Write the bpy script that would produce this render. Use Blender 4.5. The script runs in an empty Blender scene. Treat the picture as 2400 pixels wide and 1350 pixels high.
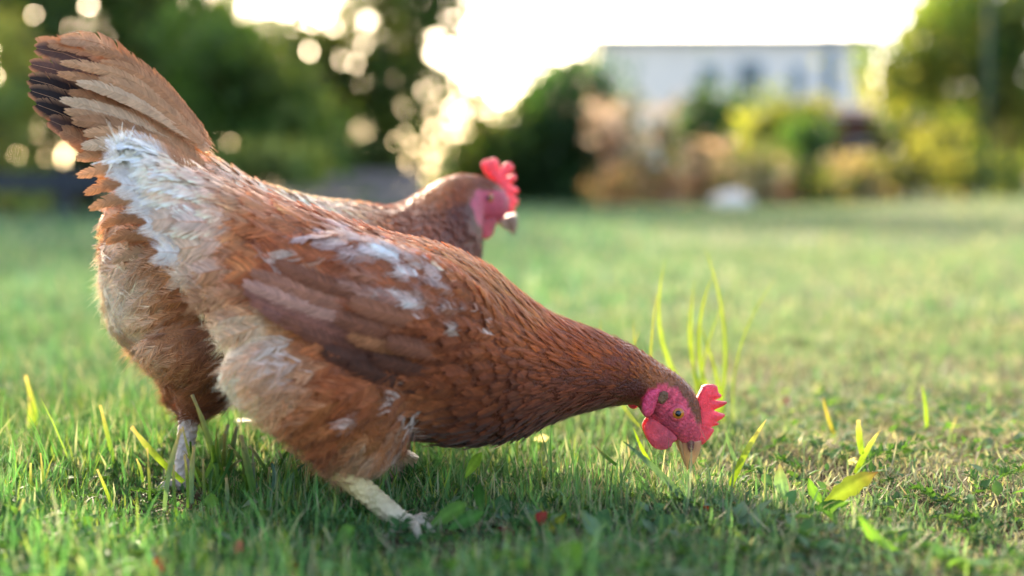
import bpy, bmesh, math, random
import numpy as np
from mathutils import Vector, Matrix
from mathutils.bvhtree import BVHTree
from mathutils.geometry import delaunay_2d_cdt

rng = np.random.default_rng(7)
random.seed(7)
scene = bpy.context.scene
COL = scene.collection

# ------------------------------------------------------------------ camera
CAM_H = 0.2375
FPX = 2400 * 50.0 / 36.0
PITCH = math.atan(245.0 / FPX)
cam_d = bpy.data.cameras.new('camera')
cam = bpy.data.objects.new('camera', cam_d)
COL.objects.link(cam)
cam.location = (0, 0, CAM_H)
cam.rotation_euler = (math.radians(90) - PITCH, 0, 0)
cam_d.lens = 50.0
cam_d.sensor_width = 36.0
cam_d.clip_start = 0.02
cam_d.clip_end = 2000
cam_d.dof.use_dof = True
cam_d.dof.focus_distance = 1.062
cam_d.dof.aperture_fstop = 2.6
scene.camera = cam

# ------------------------------------------------------------------ light
SUN_EL, SUN_AZ = 17.0, -20.0          # degrees; azimuth from +Y, negative = left
world = bpy.data.worlds.new('World')
scene.world = world
world.use_nodes = True
wn = world.node_tree
sky = wn.nodes.new('ShaderNodeTexSky')
sky.sky_type = 'NISHITA'
sky.sun_disc = False
sky.sun_elevation = math.radians(SUN_EL)
sky.sun_rotation = math.radians(SUN_AZ)
sky.air_density = 0.6
sky.dust_density = 3.0
sky.ozone_density = 0.6
bgn = wn.nodes['Background']
wn.links.new(sky.outputs['Color'], bgn.inputs['Color'])
bgn.inputs['Strength'].default_value = 0.15
sun_d = bpy.data.lights.new('sun', 'SUN')
sun_d.energy = 2.7
sun_d.angle = math.radians(0.6)
sun_d.color = (1.0, 0.86, 0.68)
sun = bpy.data.objects.new('sun', sun_d)
COL.objects.link(sun)
_el, _az = math.radians(SUN_EL), math.radians(SUN_AZ)
to_sun = Vector((math.cos(_el) * math.sin(_az), math.cos(_el) * math.cos(_az), math.sin(_el)))
sun.rotation_euler = to_sun.to_track_quat('Z', 'Y').to_euler()
sun.location = to_sun * 30
vs = scene.view_settings
vs.view_transform = 'Standard'
vs.look = 'None'
vs.gamma = 1.0
vs.use_curve_mapping = False
vs.exposure = 2.6
vs.use_white_balance = True
vs.white_balance_temperature = 7100
scene.cycles.use_denoising = True
scene.cycles.max_bounces = 8
scene.cycles.transmission_bounces = 6
scene.cycles.sample_clamp_indirect = 8.0

# ------------------------------------------------------------------ helpers
CA, SA = math.cos(PITCH), math.sin(PITCH)
def ray(px, py):
    x = (px - 1200.0) / FPX
    v = -(py - 675.0) / FPX
    return np.array([x, CA + v * SA, -SA + v * CA])
def at(px, py, Y):
    d = ray(px, py)
    return np.array([0, 0, CAM_H]) + d * (Y / d[1])
def ground_at(px, py):
    d = ray(px, py)
    return np.array([0, 0, CAM_H]) + d * (CAM_H / -d[2])
def project(P):
    P = np.asarray(P, float) - np.array([0, 0, CAM_H])
    f = P[..., 1] * CA - P[..., 2] * SA
    u = P[..., 1] * SA + P[..., 2] * CA
    return np.stack([1200 + FPX * P[..., 0] / f, 675 - FPX * u / f], -1)
def lin(c, g=1.0):
    c = np.asarray(c, float) / 255.0
    return np.where(c <= 0.04045, c / 12.92, ((c + 0.055) / 1.055) ** 2.4) * g
def norm(a):
    return a / (np.linalg.norm(a, axis=-1, keepdims=True) + 1e-12)

def link(o, parent=None):
    COL.objects.link(o)
    if parent is not None:
        o.parent = parent
        o.matrix_parent_inverse = Matrix.Translation(parent.matrix_world.translation).inverted() if False else Matrix.Identity(4)
    return o
def empty(name, loc, label=None, cat=None, group=None):
    o = bpy.data.objects.new(name, None)
    o.empty_display_size = 0.05
    COL.objects.link(o)
    o.location = loc
    tag(o, label, cat, group)
    return o
def tag(o, label=None, cat=None, group=None, kind=None):
    if label: o['label'] = label
    if cat: o['category'] = cat
    if group: o['group'] = group
    if kind: o['kind'] = kind
    return o
def mesh_np(name, V, T, mat, parent=None, col=None, smooth=True, uv=None):
    """triangle mesh from numpy arrays, given in world coordinates"""
    V = np.asarray(V, np.float32).reshape(-1, 3)
    T = np.asarray(T, np.int32)
    if parent is not None:
        V = V - np.array(parent_origin(parent), np.float32)
    me = bpy.data.meshes.new(name)
    k = T.shape[1]
    me.vertices.add(len(V)); me.vertices.foreach_set('co', V.ravel())
    me.loops.add(T.size); me.loops.foreach_set('vertex_index', T.ravel())
    me.polygons.add(len(T)); me.polygons.foreach_set('loop_start', np.arange(0, T.size, k, dtype=np.int32))
    me.update(calc_edges=True)
    if smooth:
        me.polygons.foreach_set('use_smooth', np.ones(len(T), bool))
    if col is not None:
        a = me.color_attributes.new('Col', 'FLOAT_COLOR', 'POINT')
        c = np.ones((len(V), 4), np.float32); c[:, :3] = col
        a.data.foreach_set('color', c.ravel())
    me.materials.append(mat)
    o = bpy.data.objects.new(name, me)
    COL.objects.link(o)
    if parent is not None:
        o.parent = parent
    return o
def parent_origin(p):
    v = Vector((0, 0, 0))
    while p is not None:
        v = v + p.location
        p = p.parent
    return v[:]

class MB:
    """collects boxes, tubes and lofts into one mesh"""
    def __init__(self): self.V = []; self.F = []; self.C = []
    def add(self, V, F, c=(1, 1, 1)):
        b = len(self.V)
        self.V += [tuple(v) for v in V]
        self.F += [tuple(i + b for i in f) for f in F]
        self.C += [tuple(c)] * len(V)
    def box(self, x0, x1, y0, y1, z0, z1, c=(1, 1, 1)):
        V = [(x, y, z) for z in (z0, z1) for y in (y0, y1) for x in (x0, x1)]
        self.add(V, [(0, 2, 3, 1), (4, 5, 7, 6), (0, 1, 5, 4), (2, 6, 7, 3), (0, 4, 6, 2), (1, 3, 7, 5)], c)
    def tube(self, pts, rad, n=10, c=(1, 1, 1), flat=None):
        pts = [np.array(p, float) for p in pts]
        rings = []
        up = np.array([0.13, 0.31, 1.0])
        for i, p in enumerate(pts):
            a = pts[max(i - 1, 0)]; b = pts[min(i + 1, len(pts) - 1)]
            t = norm(b - a)
            s = np.cross(t, up)
            if np.linalg.norm(s) < 0.2: s = np.cross(t, np.array([1.0, 0, 0]))
            s = norm(s); w = np.cross(s, t)
            r = rad[i]
            rings.append([p + (s * math.cos(2 * math.pi * k / n) + w * math.sin(2 * math.pi * k / n)) * r for k in range(n)])
        V = [v for r in rings for v in r]
        F = []
        for i in range(len(rings) - 1):
            for k in range(n):
                F.append((i * n + k, i * n + (k + 1) % n, (i + 1) * n + (k + 1) % n, (i + 1) * n + k))
        V += [pts[0], pts[-1]]
        for k in range(n):
            F.append((len(V) - 2, (k + 1) % n, k))
            F.append((len(V) - 1, (len(rings) - 1) * n + k, (len(rings) - 1) * n + (k + 1) % n))
        self.add(V, F, c)
    def build(self, name, mat, parent=None, smooth=False):
        o0 = np.array(parent_origin(parent)) if parent is not None else np.zeros(3)
        me = bpy.data.meshes.new(name)
        me.from_pydata([tuple(np.array(v) - o0) for v in self.V], [], self.F)
        me.update()
        a = me.color_attributes.new('Col', 'FLOAT_COLOR', 'POINT')
        c = np.ones((len(self.V), 4), np.float32); c[:, :3] = np.array(self.C)
        a.data.foreach_set('color', c.ravel())
        if smooth:
            me.polygons.foreach_set('use_smooth', np.ones(len(me.polygons), bool))
        me.materials.append(mat)
        o = bpy.data.objects.new(name, me)
        COL.objects.link(o)
        if parent is not None: o.parent = parent
        return o

# ------------------------------------------------------------------ materials
def mat_base(name):
    m = bpy.data.materials.new(name); m.use_nodes = True
    nt = m.node_tree; nt.nodes.clear()
    out = nt.nodes.new('ShaderNodeOutputMaterial')
    return m, nt, out
def mat_leafy(name, rough=0.55, transl=0.35, tint=(1, 1, 1), var=0.25, vscale=60.0, spec=0.3, sheen=0.0, gainT=1.0):
    """vertex-coloured thin material: principled front with light passing through from behind"""
    m, nt, out = mat_base(name)
    N, L = nt.nodes.new, nt.links.new
    at_ = N('ShaderNodeAttribute'); at_.attribute_name = 'Col'
    nz = N('ShaderNodeTexNoise'); nz.inputs['Scale'].default_value = vscale; nz.inputs['Detail'].default_value = 3
    geo = N('ShaderNodeNewGeometry')
    L(geo.outputs['Position'], nz.inputs['Vector'])
    mr = N('ShaderNodeMapRange')
    mr.inputs['From Min'].default_value = 0.3; mr.inputs['From Max'].default_value = 0.7
    mr.inputs['To Min'].default_value = 1 - var; mr.inputs['To Max'].default_value = 1 + var
    L(nz.outputs['Fac'], mr.inputs['Value'])
    mul = N('ShaderNodeVectorMath'); mul.operation = 'SCALE'
    L(at_.outputs['Color'], mul.inputs[0]); L(mr.outputs['Result'], mul.inputs['Scale'])
    p = N('ShaderNodeBsdfPrincipled')
    p.inputs['Roughness'].default_value = rough
    p.inputs['Specular IOR Level'].default_value = spec
    if sheen:
        p.inputs['Sheen Weight'].default_value = sheen
    L(mul.outputs[0], p.inputs['Base Color'])
    tr = N('ShaderNodeBsdfTranslucent')
    mt = N('ShaderNodeMix'); mt.data_type = 'RGBA'; mt.blend_type = 'MULTIPLY'
    mt.inputs['Factor'].default_value = 1.0
    mt.inputs['B'].default_value = (tint[0] * gainT, tint[1] * gainT, tint[2] * gainT, 1)
    L(mul.outputs[0], mt.inputs['A']); L(mt.outputs['Result'], tr.inputs['Color'])
    mx = N('ShaderNodeMixShader'); mx.inputs['Fac'].default_value = transl
    L(p.outputs[0], mx.inputs[1]); L(tr.outputs[0], mx.inputs[2]); L(mx.outputs[0], out.inputs['Surface'])
    return m
def mat_solid(name, col, rough=0.6, var=0.2, scale=30.0, bump=0.0, bscale=80.0, spec=0.4, attr=False, sss=0.0, transl=0.0, tcol=(1, 0.2, 0.1), voronoi=False, metal=0.0):
    m, nt, out = mat_base(name)
    N, L = nt.nodes.new, nt.links.new
    tc = N('ShaderNodeTexCoord')
    nz = N('ShaderNodeTexNoise'); nz.inputs['Scale'].default_value = scale; nz.inputs['Detail'].default_value = 6
    L(tc.outputs['Object'], nz.inputs['Vector'])
    mr = N('ShaderNodeMapRange')
    mr.inputs['From Min'].default_value = 0.3; mr.inputs['From Max'].default_value = 0.7
    mr.inputs['To Min'].default_value = 1 - var; mr.inputs['To Max'].default_value = 1 + var
    L(nz.outputs['Fac'], mr.inputs['Value'])
    mul = N('ShaderNodeVectorMath'); mul.operation = 'SCALE'
    if attr:
        a = N('ShaderNodeAttribute'); a.attribute_name = 'Col'
        L(a.outputs['Color'], mul.inputs[0])
    else:
        mul.inputs[0].default_value = tuple(col)
    L(mr.outputs['Result'], mul.inputs['Scale'])
    p = N('ShaderNodeBsdfPrincipled')
    p.inputs['Roughness'].default_value = rough
    p.inputs['Specular IOR Level'].default_value = spec
    p.inputs['Metallic'].default_value = metal
    L(mul.outputs[0], p.inputs['Base Color'])
    if sss:
        p.inputs['Subsurface Weight'].default_value = sss
        p.inputs['Subsurface Radius'].default_value = (1.0, 0.25, 0.15)
        p.inputs['Subsurface Scale'].default_value = 0.006
    if bump:
        if voronoi:
            b_ = N('ShaderNodeTexVoronoi'); b_.inputs['Scale'].default_value = bscale; o_ = b_.outputs['Distance']
        else:
            b_ = N('ShaderNodeTexNoise'); b_.inputs['Scale'].default_value = bscale; b_.inputs['Detail'].default_value = 5; o_ = b_.outputs['Fac']
        L(tc.outputs['Object'], b_.inputs['Vector'])
        bp = N('ShaderNodeBump'); bp.inputs['Strength'].default_value = bump; bp.inputs['Distance'].default_value = 0.002
        L(o_, bp.inputs['Height']); L(bp.outputs[0], p.inputs['Normal'])
    if transl:
        tr = N('ShaderNodeBsdfTranslucent'); tr.inputs['Color'].default_value = tuple(tcol) + (1,)
        mx = N('ShaderNodeMixShader'); mx.inputs['Fac'].default_value = transl
        L(p.outputs[0], mx.inputs[1]); L(tr.outputs[0], mx.inputs[2]); L(mx.outputs[0], out.inputs['Surface'])
    else:
        L(p.outputs[0], out.inputs['Surface'])
    return m

M = {}
M['feather'] = mat_leafy('feather', rough=0.62, transl=0.09, tint=(1.0, 0.9, 0.78), var=0.14, vscale=160, spec=0.25, sheen=0.15)
M['skin_under'] = mat_solid('skin_under', (0.3, 0.2, 0.1), rough=0.8, attr=True, var=0.15, scale=120, bump=0.4, bscale=400)
M['comb'] = mat_solid('comb', (0.68, 0.12, 0.16), rough=0.48, var=0.38, scale=140, bump=1.0, bscale=700, spec=0.5, sss=0.15, transl=0.28, tcol=(0.9, 0.10, 0.08))
M['face'] = mat_solid('face', (0.5, 0.05, 0.08), rough=0.45, var=0.3, scale=260, bump=1.0, bscale=520, spec=0.4, attr=True, sss=0.1)
M['beak'] = mat_solid('beak', (0.55, 0.36, 0.22), rough=0.35, var=0.25, scale=90, attr=True, sss=0.1)
M['leg'] = mat_solid('leg', (0.7, 0.6, 0.4), rough=0.5, var=0.2, scale=120, bump=1.0, bscale=260, attr=True, voronoi=True)
M['iris'] = mat_solid('iris', (0.55, 0.16, 0.02), rough=0.12, var=0.3, scale=600, spec=0.6)
M['pupil'] = mat_solid('pupil', (0.004, 0.004, 0.004), rough=0.05, var=0.0, spec=0.8)
M['grass'] = mat_leafy('grass', rough=0.6, transl=0.45, tint=(0.95, 1.1, 0.75), var=0.25, vscale=25, spec=0.18)
M['leaf'] = mat_leafy('leaf', rough=0.65, transl=0.42, tint=(1.4, 1.25, 0.4), var=0.2, vscale=120, spec=0.15)
M['tree_leaf'] = mat_leafy('tree_leaf', rough=0.6, transl=0.48, tint=(1.3, 1.2, 0.5), var=0.2, vscale=1.2, spec=0.25)
M['petal'] = mat_leafy('petal', rough=0.7, transl=0.5, tint=(1.1, 1.0, 0.85), var=0.2, vscale=1.2, spec=0.15)
M['bark'] = mat_solid('bark', (0.10, 0.065, 0.05), rough=0.9, var=0.35, scale=4, bump=0.6, bscale=14)

# ------------------------------------------------------------------ ground
def hgt(x, y):
    x = np.asarray(x, float); y = np.asarray(y, float)
    h = 0.004 * np.sin(x * 9.1 + 1.3) * np.cos(y * 7.7) + 0.003 * np.sin(x * 23.0 + y * 17.0)
    h = h * np.clip((6 - y) / 4, 0.3, 1)
    m = np.exp(-(((x - 4.3) / 1.9) ** 2 + ((y - 10.5) / 2.6) ** 2)) * 0.13
    return h + m
gx = np.concatenate([np.linspace(-400, -12, 12), np.linspace(-10, -1.6, 40), np.linspace(-1.5, 1.5, 110), np.linspace(1.6, 10, 40), np.linspace(12, 400, 12)])
gy = np.concatenate([np.linspace(-60, 0.2, 6), np.linspace(0.4, 2.4, 90), np.linspace(2.5, 20, 90), np.linspace(24, 900, 14)])
GX, GY = np.meshgrid(gx, gy)
GV = np.stack([GX, GY, hgt(GX, GY) - 0.002], -1).reshape(-1, 3)
nx, ny = len(gx), len(gy)
ii = (np.arange(ny - 1)[:, None] * nx + np.arange(nx - 1)[None]).ravel()
GT = np.stack([ii, ii + 1, ii + nx + 1, ii + nx], -1)
m, nt, out = mat_base('lawn_soil')
N, L = nt.nodes.new, nt.links.new
tc = N('ShaderNodeNewGeometry')
n1 = N('ShaderNodeTexNoise'); n1.inputs['Scale'].default_value = 1.7; n1.inputs['Detail'].default_value = 8
n2 = N('ShaderNodeTexNoise'); n2.inputs['Scale'].default_value = 70; n2.inputs['Detail'].default_value = 6
L(tc.outputs['Position'], n1.inputs['Vector']); L(tc.outputs['Position'], n2.inputs['Vector'])
r1 = N('ShaderNodeValToRGB')
r1.color_ramp.elements[0].position = 0.35; r1.color_ramp.elements[0].color = (0.09, 0.13, 0.06, 1)
r1.color_ramp.elements[1].position = 0.68; r1.color_ramp.elements[1].color = (0.20, 0.21, 0.12, 1)
r2 = N('ShaderNodeValToRGB')
r2.color_ramp.elements[0].position = 0.35; r2.color_ramp.elements[0].color = (0.03, 0.02, 0.012, 1)
r2.color_ramp.elements[1].position = 0.7; r2.color_ramp.elements[1].color = (0.14, 0.10, 0.05, 1)
L(n1.outputs['Fac'], r1.inputs['Fac']); L(n2.outputs['Fac'], r2.inputs['Fac'])
sx = N('ShaderNodeSeparateXYZ'); L(tc.outputs['Position'], sx.inputs[0])
mrr = N('ShaderNodeMapRange'); mrr.inputs['From Min'].default_value = 1.6; mrr.inputs['From Max'].default_value = 4.0
L(sx.outputs['Y'], mrr.inputs['Value'])
mixc = N('ShaderNodeMix'); mixc.data_type = 'RGBA'
L(mrr.outputs['Result'], mixc.inputs['Factor']); L(r2.outputs['Color'], mixc.inputs['A']); L(r1.outputs['Color'], mixc.inputs['B'])
p = N('ShaderNodeBsdfPrincipled'); p.inputs['Roughness'].default_value = 0.95; p.inputs['Specular IOR Level'].default_value = 0.1
L(mixc.outputs['Result'], p.inputs['Base Color'])
bp = N('ShaderNodeBump'); bp.inputs['Distance'].default_value = 0.01; L(n2.outputs['Fac'], bp.inputs['Height']); L(bp.outputs[0], p.inputs['Normal'])
L(p.outputs[0], out.inputs['Surface'])
ground = mesh_np('ground', GV, GT, m)
ground['kind'] = 'structure'

# ------------------------------------------------------------------ grass blades
def blades(base, h, w, az, lean, curl, col, tipcol=None, nseg=3, face=None):
    """base (n,3); returns V,T,C : tapered bent strips"""
    n = len(base)
    t = np.linspace(0, 1, nseg + 1)
    d = np.stack([np.cos(az), np.sin(az), np.zeros(n)], -1)
    if face is None: face = az + math.pi / 2 + rng.normal(0, 0.6, n)
    s = np.stack([np.cos(face), np.sin(face), np.zeros(n)], -1)
    V = []; C = []
    tipcol = col if tipcol is None else tipcol
    for k, tk in enumerate(t):
        ang = lean + curl * tk
        # integrate approx
        out_ = np.sin(lean + curl * tk * 0.5) * tk
        up_ = np.cos(lean + curl * tk * 0.5) * tk
        c = base + d * (h * out_)[:, None] + np.array([0, 0, 1]) * (h * up_)[:, None]
        ww = w * (1 - tk ** 2.2) * (0.75 + 0.5 * tk) * 0.5
        if k < nseg:
            V += [c - s * ww[:, None], c + s * ww[:, None]]
            cc = col * (1 - tk) + tipcol * tk
            C += [cc, cc]
        else:
            V += [c]; C += [tipcol]
    nv = 2 * nseg + 1
    V = np.stack(V, 1); C = np.stack(C, 1)
    T = []
    for k in range(nseg - 1):
        a = 2 * k
        T += [(a, a + 1, a + 3), (a, a + 3, a + 2)]
    a = 2 * (nseg - 1)
    T += [(a, a + 1, a + 2)]
    T = np.array(T)
    TT = (np.arange(n)[:, None, None] * nv + T[None]).reshape(-1, 3)
    return V.reshape(-1, 3), TT, C.reshape(-1, 3)
def cat(parts):
    V = []; T = []; C = []; b = 0
    for v, t, c in parts:
        V.append(v); T.append(t + b); C.append(c); b += len(v)
    return np.concatenate(V), np.concatenate(T), np.concatenate(C)
def vnoise(x, y, sc, seed):
    r = np.random.default_rng(seed)
    f = np.zeros_like(x)
    for k in range(6):
        a = r.uniform(0, 6.28); s = sc * r.uniform(0.6, 1.8)
        f += np.sin((x * math.cos(a) + y * math.sin(a)) * s + r.uniform(0, 6.28))
    return f / 6 * 1.6
G_GREEN = np.array([0.07, 0.165, 0.055]); G_DARK = np.array([0.042, 0.11, 0.036])
G_YEL = np.array([0.14, 0.19, 0.045]); G_DRY = np.array([0.42, 0.36, 0.24]); G_BLUE = np.array([0.11, 0.18, 0.10])
FEET = [(-0.066, 0.955), (-0.25, 1.06), (-0.255, 1.10), (-0.04, 0.95)]
def grass_field(y0, y1, n, hm, wm, nseg, dryk=0.3, wid=0.40, far=0.0):
    u = rng.random(n)
    y = np.sqrt(y0 ** 2 + u * (y1 ** 2 - y0 ** 2))
    x = (rng.random(n) * 2 - 1) * wid * y
    z = hgt(x, y)
    base = np.stack([x, y, z], -1)
    nz = vnoise(x, y, 6.0, 3); nz2 = vnoise(x, y, 2.2, 5); nz3 = vnoise(x, y, 14.0, 9)
    px = project(base)[:, 0]
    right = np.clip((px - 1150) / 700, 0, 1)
    near = np.clip((1.25 - y) / 0.3, 0, 1)
    h = hm * (1 + 0.35 * nz + 0.15 * nz2) * rng.lognormal(0, 0.35, n)
    h = np.clip(h, hm * 0.3, hm * 2.6) * (1.1 - 0.4 * right) * (1 + .25 * np.clip((850 - px) / 300, 0, 1) * np.exp(-((y - 1.12) / .12) ** 2))
    h = np.where(rng.random(n) < 0.04, h * rng.uniform(1.4, 2.6, n), h)
    h = h * (1 + .35 * np.exp(-(((x - .128) / .07) ** 2 + ((y - 1.05) / .06) ** 2)))
    for fx_, fy_ in FEET:
        h = h * (1 - 0.72 * np.exp(-(((x - fx_) / 0.06) ** 2 + ((y - fy_ + 0.04) / 0.09) ** 2)))
    dry = rng.random(n) < np.clip(dryk * (0.35 + 0.9 * right) + 0.22 * nz3, 0.03, 0.85)
    r = rng.random((n, 1))
    col = np.where(r < 0.45, G_GREEN, np.where(r < 0.70, G_DARK, np.where(r < 0.86, G_BLUE, G_YEL)))
    col = col * (1 + 0.2 * nz2[:, None]) * (1 + .3 * near[:, None])  # nearest blades painted lighter to lift the shadow in front of the hens
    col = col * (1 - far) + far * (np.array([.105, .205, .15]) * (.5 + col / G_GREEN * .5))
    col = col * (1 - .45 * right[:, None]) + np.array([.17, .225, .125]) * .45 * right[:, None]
    col = np.where(dry[:, None], G_DRY * rng.uniform(0.55, 1.15, (n, 1)), col)
    col = col * rng.uniform(0.75, 1.25, (n, 1)) * (1 + rng.normal(0, 0.05, (n, 3)))
    h = np.where(dry, h * 0.72, h)
    tip = np.where((rng.random(n) < 0.12)[:, None], G_DRY, col * np.array([1.15, 1.1, 0.9]))
    az = rng.uniform(0, 2 * math.pi, n)
    lean = np.abs(rng.normal(0.25, 0.25, n)) + np.where(dry, rng.uniform(0.1, 0.9, n), 0)
    curl = rng.normal(0.45, 0.5, n)
    return blades(base, h, wm * rng.uniform(0.6, 1.5, n), az, lean, curl, col, tip, nseg)
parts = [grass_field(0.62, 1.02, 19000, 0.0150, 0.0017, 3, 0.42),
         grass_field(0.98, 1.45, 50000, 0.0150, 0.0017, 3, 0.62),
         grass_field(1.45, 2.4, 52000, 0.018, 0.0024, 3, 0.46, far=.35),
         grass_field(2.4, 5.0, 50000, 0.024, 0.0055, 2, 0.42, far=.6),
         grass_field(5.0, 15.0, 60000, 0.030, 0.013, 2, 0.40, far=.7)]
for (y0_, y1_, n_, h_, w_, k_) in [(.62, 1.5, 24000, .015, .0026, 3), (1.5, 3.0, 26000, .02, .005, 2), (3.0, 15.0, 26000, .03, .018, 2)]:
    side = grass_field(y0_, y1_, n_, h_, w_, k_, .4, wid=1.1, far=.1 if y0_ < 1 else .6)
    nv_ = 2 * k_ + 1; b_ = side[0].reshape(-1, nv_, 3)[:, 0]; kp = np.abs(b_[:, 0]) > .385 * b_[:, 1]
    V_ = side[0].reshape(-1, nv_, 3)[kp].reshape(-1, 3); C_ = side[2].reshape(-1, nv_, 3)[kp].reshape(-1, 3); nt_ = len(side[1]) // len(kp)
    parts.append((V_, (side[1][:nt_][None] + np.arange(kp.sum())[:, None, None] * nv_).reshape(-1, 3), C_))
# dead thatch lying between the living blades
n = 12000
y = np.sqrt(.7 ** 2 + rng.random(n) * (1.8 ** 2 - .7 ** 2)); x = (rng.random(n) * 2 - 1) * .4 * y
kp = rng.random(n) < np.clip(.35 + x / y * 1.6 + .5 * vnoise(x, y, 11.0, 31), .12, 1); x = x[kp]; y = y[kp]; n = len(x)
parts.append(blades(np.stack([x, y, hgt(x, y) + rng.uniform(.001, .011, n)], -1), rng.uniform(.012, .035, n), rng.uniform(.0007, .0016, n), rng.uniform(0, 6.28, n), rng.normal(1.35, .2, n), rng.normal(0, .4, n),
                    G_DRY * rng.uniform(.45, 1.15, (n, 1)), None, 3))
V, T, C = cat(parts)
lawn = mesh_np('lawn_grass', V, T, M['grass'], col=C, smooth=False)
tag(lawn, 'short mown lawn grass with dry straw blades mixed in', 'grass', kind='stuff')

# small weed leaves and moss between the blades
def leaf_cards(base, size, az, tilt, col, shape=0.55, nrow=3):
    """oval leaves with a centre fold: (n) -> V,T,C"""
    n = len(base)
    d = np.stack([np.cos(az) * np.cos(tilt), np.sin(az) * np.cos(tilt), np.sin(tilt)], -1)
    s = norm(np.stack([-np.sin(az), np.cos(az), rng.normal(0, 0.25, n)], -1))
    nn = np.cross(d, s)
    V = [base]; C = [col * 0.8]
    for k in range(1, nrow):
        t = k / nrow
        w = math.sin(math.pi * t ** 0.8) * shape * 0.5
        c = base + d * (size * t)[:, None] + nn * (size * -0.25 * t * t)[:, None]
        V += [c - s * (size * w)[:, None] + nn * (size * 0.08)[:, None], c, c + s * (size * w)[:, None] + nn * (size * 0.08)[:, None]]
        C += [col, col * 1.12, col]
    V += [base + d * size[:, None] - nn * (size * 0.25)[:, None]]; C += [col]
    nv = 2 + 3 * (nrow - 1)
    T = [(0, 2, 1), (0, 3, 2)]
    for k in range(nrow - 2):
        a = 1 + 3 * k
        T += [(a, a + 1, a + 4), (a, a + 4, a + 3), (a + 1, a + 2, a + 5), (a + 1, a + 5, a + 4)]
    a = 1 + 3 * (nrow - 2); e = nv - 1
    T += [(a, a + 1, e), (a + 1, a + 2, e)]
    T = np.array(T)
    return np.stack(V, 1).reshape(-1, 3), (np.arange(n)[:, None, None] * nv + T[None]).reshape(-1, 3), np.stack(C, 1).reshape(-1, 3)
def weed_field(n, y0, y1, smin, smax, left):
    y = np.sqrt(y0 ** 2 + rng.random(n) * (y1 ** 2 - y0 ** 2))
    x = (rng.random(n) * 2 - 1) * 0.40 * y
    nz = vnoise(x, y, 9.0, 21)
    keep = rng.random(n) < np.clip(0.55 + 0.55 * nz - left * np.clip(x / 0.3, 0, 1) * 0.5, 0.02, 1)
    for fx_, fy_ in FEET: keep &= (((x - fx_) / .05) ** 2 + ((y - fy_ + .05) / .09) ** 2) > 1
    x, y = x[keep], y[keep]; n = len(x)
    z = hgt(x, y) + rng.uniform(0.001, 0.012, n)
    r = rng.random((n, 1))
    col = np.where(r < 0.45, G_DARK * 1.4, np.where(r < 0.75, G_GREEN * 1.2, np.where(r < 0.996, G_BLUE * 1.1, np.array([0.13, 0.035, 0.035]))))
    col = col * rng.uniform(0.7, 1.3, (n, 1))
    return leaf_cards(np.stack([x, y, z], -1), rng.uniform(smin, smax, n), rng.uniform(0, 6.28, n), rng.uniform(-0.1, 1.0, n), col, 0.6)
# feathery yarrow-like fronds
def fronds(n, y0, y1):
    y = np.sqrt(y0 ** 2 + rng.random(n) * (y1 ** 2 - y0 ** 2))
    x = (rng.random(n) * 2 - 1) * 0.40 * y
    az = rng.uniform(0, 6.28, n); Lf = rng.uniform(0.018, 0.045, n); tilt = rng.uniform(0.1, 0.8, n)
    out = []
    d = np.stack([np.cos(az) * np.cos(tilt), np.sin(az) * np.cos(tilt), np.sin(tilt)], -1)
    s = np.stack([-np.sin(az), np.cos(az), 0 * az], -1)
    b = np.stack([x, y, hgt(x, y) + 0.003], -1)
    for k in range(1, 12):
        t = k / 12
        c = b + d * (Lf * t)[:, None] - np.array([0, 0, 1]) * (Lf * 0.3 * t * t)[:, None]
        for sg in (-1, 1):
            out.append(leaf_cards(c, Lf * 0.30 * math.sin(math.pi * (0.15 + 0.8 * t)), az + sg * rng.uniform(0.9, 1.3, n), tilt + rng.normal(0.1, 0.3, n),
                                  (G_DARK * 1.1)[None] * rng.uniform(0.8, 1.3, (n, 1)), 0.35, 2))
    return cat(out)
V, T, C = cat([weed_field(5200, 0.62, 1.0, 0.007, 0.018, 1.7), weed_field(1000, 0.66, 1.0, 0.012, 0.024, 2.0), weed_field(5000, 1.0, 1.6, 0.006, 0.016, 0.6), fronds(420, 0.62, 1.25)])
o = mesh_np('ground_cover', V, T, M['leaf'], col=C, smooth=False)
tag(o, 'small dark green clover and yarrow leaves low in the lawn', 'ground cover', kind='stuff')

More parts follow.
